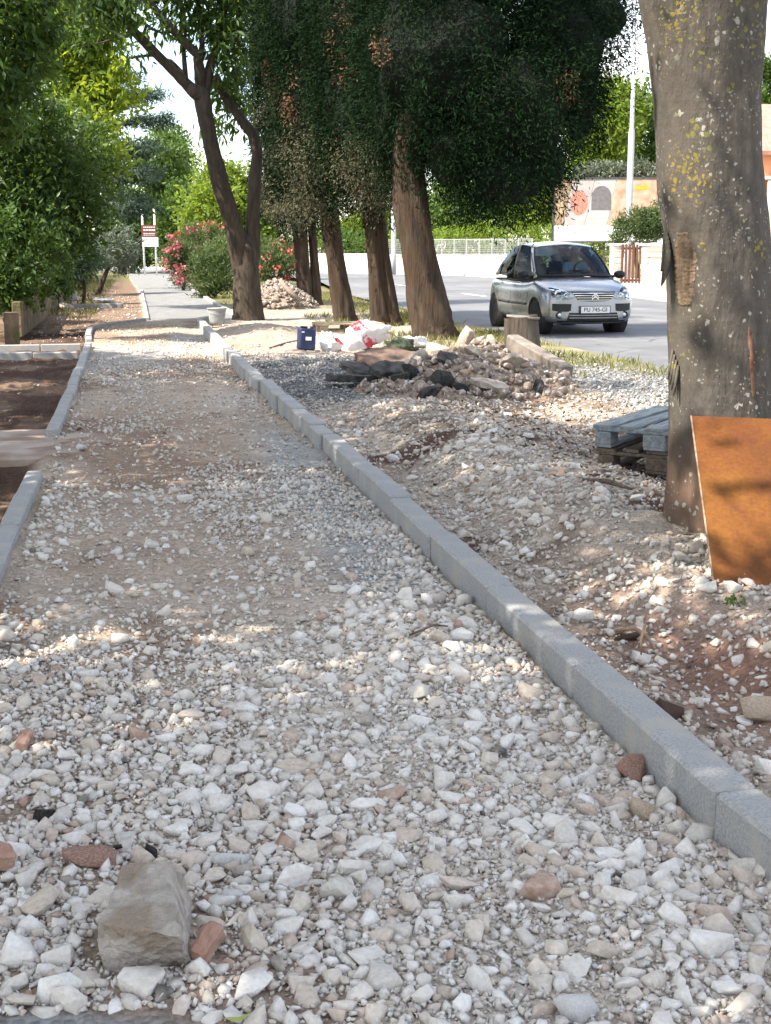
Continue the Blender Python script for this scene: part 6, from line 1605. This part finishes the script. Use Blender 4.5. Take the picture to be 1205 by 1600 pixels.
# gate with pillars
M['gate'] = simple('brown_gate_board', (.10, .045, .03), (.15, .07, .05), 5, .7)
gy_ = 47.5; k = ppm(gy_)
def pillar(label, px, w, top, Y):
    p = at(px, 455, Y); h = at(px, top, Y).z
    t = tag(empty('gate_pillar', (p.x, Y, .1)), label, 'pillar', 'pillars of the garden gate'); rg = random.Random(px); z = 0; n_ = 7
    for i in range(n_):
        hh_ = (h - .25) / n_; mb = MB(); mb.box((rg.uniform(-.01, .01), 0, z + hh_ / 2), (w * rg.uniform(.96, 1.0), w, hh_ - .012)); mb.build('stone_course', rg.choice(wm), t, False, .012); z += hh_
    mb = MB(); mb.box((0, 0, z + .05), (w * 1.2, w * 1.2, .09)); mb.build('cap', M['palewall'], t, False, .015)
    return p, h
P1, h1_ = pillar('pale stone gate pillar right of the gate boards', 1016, .66, 378, gy_)
P2, h2_ = pillar('pale stone gate pillar half hidden behind the lamp post', 962, .40, 378, gy_ + .6)
gt = tag(empty('garden_gate', (at(988, 450, gy_ + .2).x, gy_ + .2, .14)), 'brown slatted garden gate between the stone pillars', 'gate')
for i in range(7):
    mb = MB(); mb.box((-.42 + i * .14, 0, .80), (.085, .03, 1.4)); mb.build('board', M['gate'], gt)
for z in (.2, 1.35):
    mb = MB(); mb.box((0, .03, z), (.95, .03, .08)); mb.build('rail', M['gate'], gt)
mb = MB(); p = at(1100, 450, gy_ - 1); bw2 = tag(empty('garden_wall', (p.x, gy_ - 1.2, .1), R(-12)), 'low cream wall behind the big trunk, right of the gate', 'wall')
mb.box((.6, .3, .55), (5.2, .25, 1.1)); mb.build('wall_panel', M['cream'], bw2); mb = MB(); mb.box((.6, .3, 1.13), (5.3, .34, .07)); mb.build('coping', M['palewall'], bw2)
g_tree('oleander_bush', 'green oleander growing in front of the billboard beside the lamp post', 1000, 50.5, [Bl(1003, 350, 50.5, 26, 22), Bl(970, 362, 50.5, 9, 22), Bl(1025, 350, 50.5, 20, 24)], 6000, .2, L_OLEA, 141, r0=.05, cat='bush', asp=.22, droop=-.3)
g_tree('olive_tree', 'pale silvery olive tree showing above the billboard', 1000, 66, [Bl(1000, 268, 66, 34, 16), Bl(935, 270, 66, 40, 12), Bl(960, 275, 66, 40, 14)], 7000, .24, L_OLIVE, 142, r0=.1, asp=.3)
# house at the picture edge
hy_ = 58.0; hx_ = at(1178, 400, hy_).x
hs = tag(empty('house', (hx_, hy_, .1)), 'orange house with red tiled roof and pale arches at the picture edge', 'house')
M['orange'] = simple('orange_render', (.60, .28, .15), (.68, .35, .20), 1, .9); M['tiles'] = simple('red_roof_tile', (.34, .16, .12), (.46, .25, .20), 4, .9, .8, 20, .03)
ze, zr_, zo = at(1195, 245, hy_).z, at(1195, 172, hy_ + 4).z, at(1195, 285, hy_).z
mb = MB(); mb.box((5, 4, ze / 2), (9.8, 8, ze)); mb.build('wall', M['orange'], hs)
mb = MB(); mb.add([(-.4, -.6, ze - .05), (10.4, -.6, ze - .05), (10.4, 4, zr_), (-.4, 4, zr_), (-.4, 8.6, ze - .05), (10.4, 8.6, ze - .05), (-.4, -.6, ze + .12), (10.4, -.6, ze + .12), (10.4, 4, zr_ + .17), (-.4, 4, zr_ + .17), (-.4, 8.6, ze + .12), (10.4, 8.6, ze + .12)],
                  [(0, 1, 2, 3), (3, 2, 5, 4), (6, 9, 8, 7), (9, 10, 11, 8), (0, 6, 7, 1), (4, 5, 11, 10), (0, 3, 9, 6), (3, 4, 10, 9), (1, 7, 8, 2), (2, 8, 11, 5)]); mb.build('roof', M['tiles'], hs)
mb = MB()
arc = [(0, 0), (.35, 0), (.35, zo - 1.2)] + [(1.15 - .8 * math.cos(t), zo - 1.2 + .7 * math.sin(t)) for t in np.linspace(0.05, math.pi - .05, 10)] + [(1.95, zo - 1.2), (1.95, 0), (2.3, 0), (2.3, zo), (0, zo)]
V = [(x, -1.3, z) for x, z in arc] + [(x, -1.0, z) for x, z in arc]; n = len(arc)
mb.add(V, [tuple(range(n)), tuple(range(2 * n - 1, n - 1, -1))] + [(i, (i + 1) % n, n + (i + 1) % n, n + i) for i in range(n)]); ap = mb.build('arch', M['cream'], hs)
for q in (1, 2, 3):
    c = link('arch', ap.data, hs, (2.3 * q, 0, 0))
mb = MB(); mb.box((4.6, -.6, zo + .05), (9.4, 1.5, .12)); mb.build('terrace_slab', M['cream'], hs)
for q in range(3):
    mb = MB(); mb.box((1.6 + 3 * q, -.02, zo + (ze - zo) * .5), (.9, .06, (ze - zo) * .55)); w_ = mb.build('window', M['white_paint'], hs)
    mb = MB(); mb.box((1.6 + 3 * q, -.055, zo + (ze - zo) * .5), (.74, .02, (ze - zo) * .45)); mb.build('pane', M['interior'], w_)
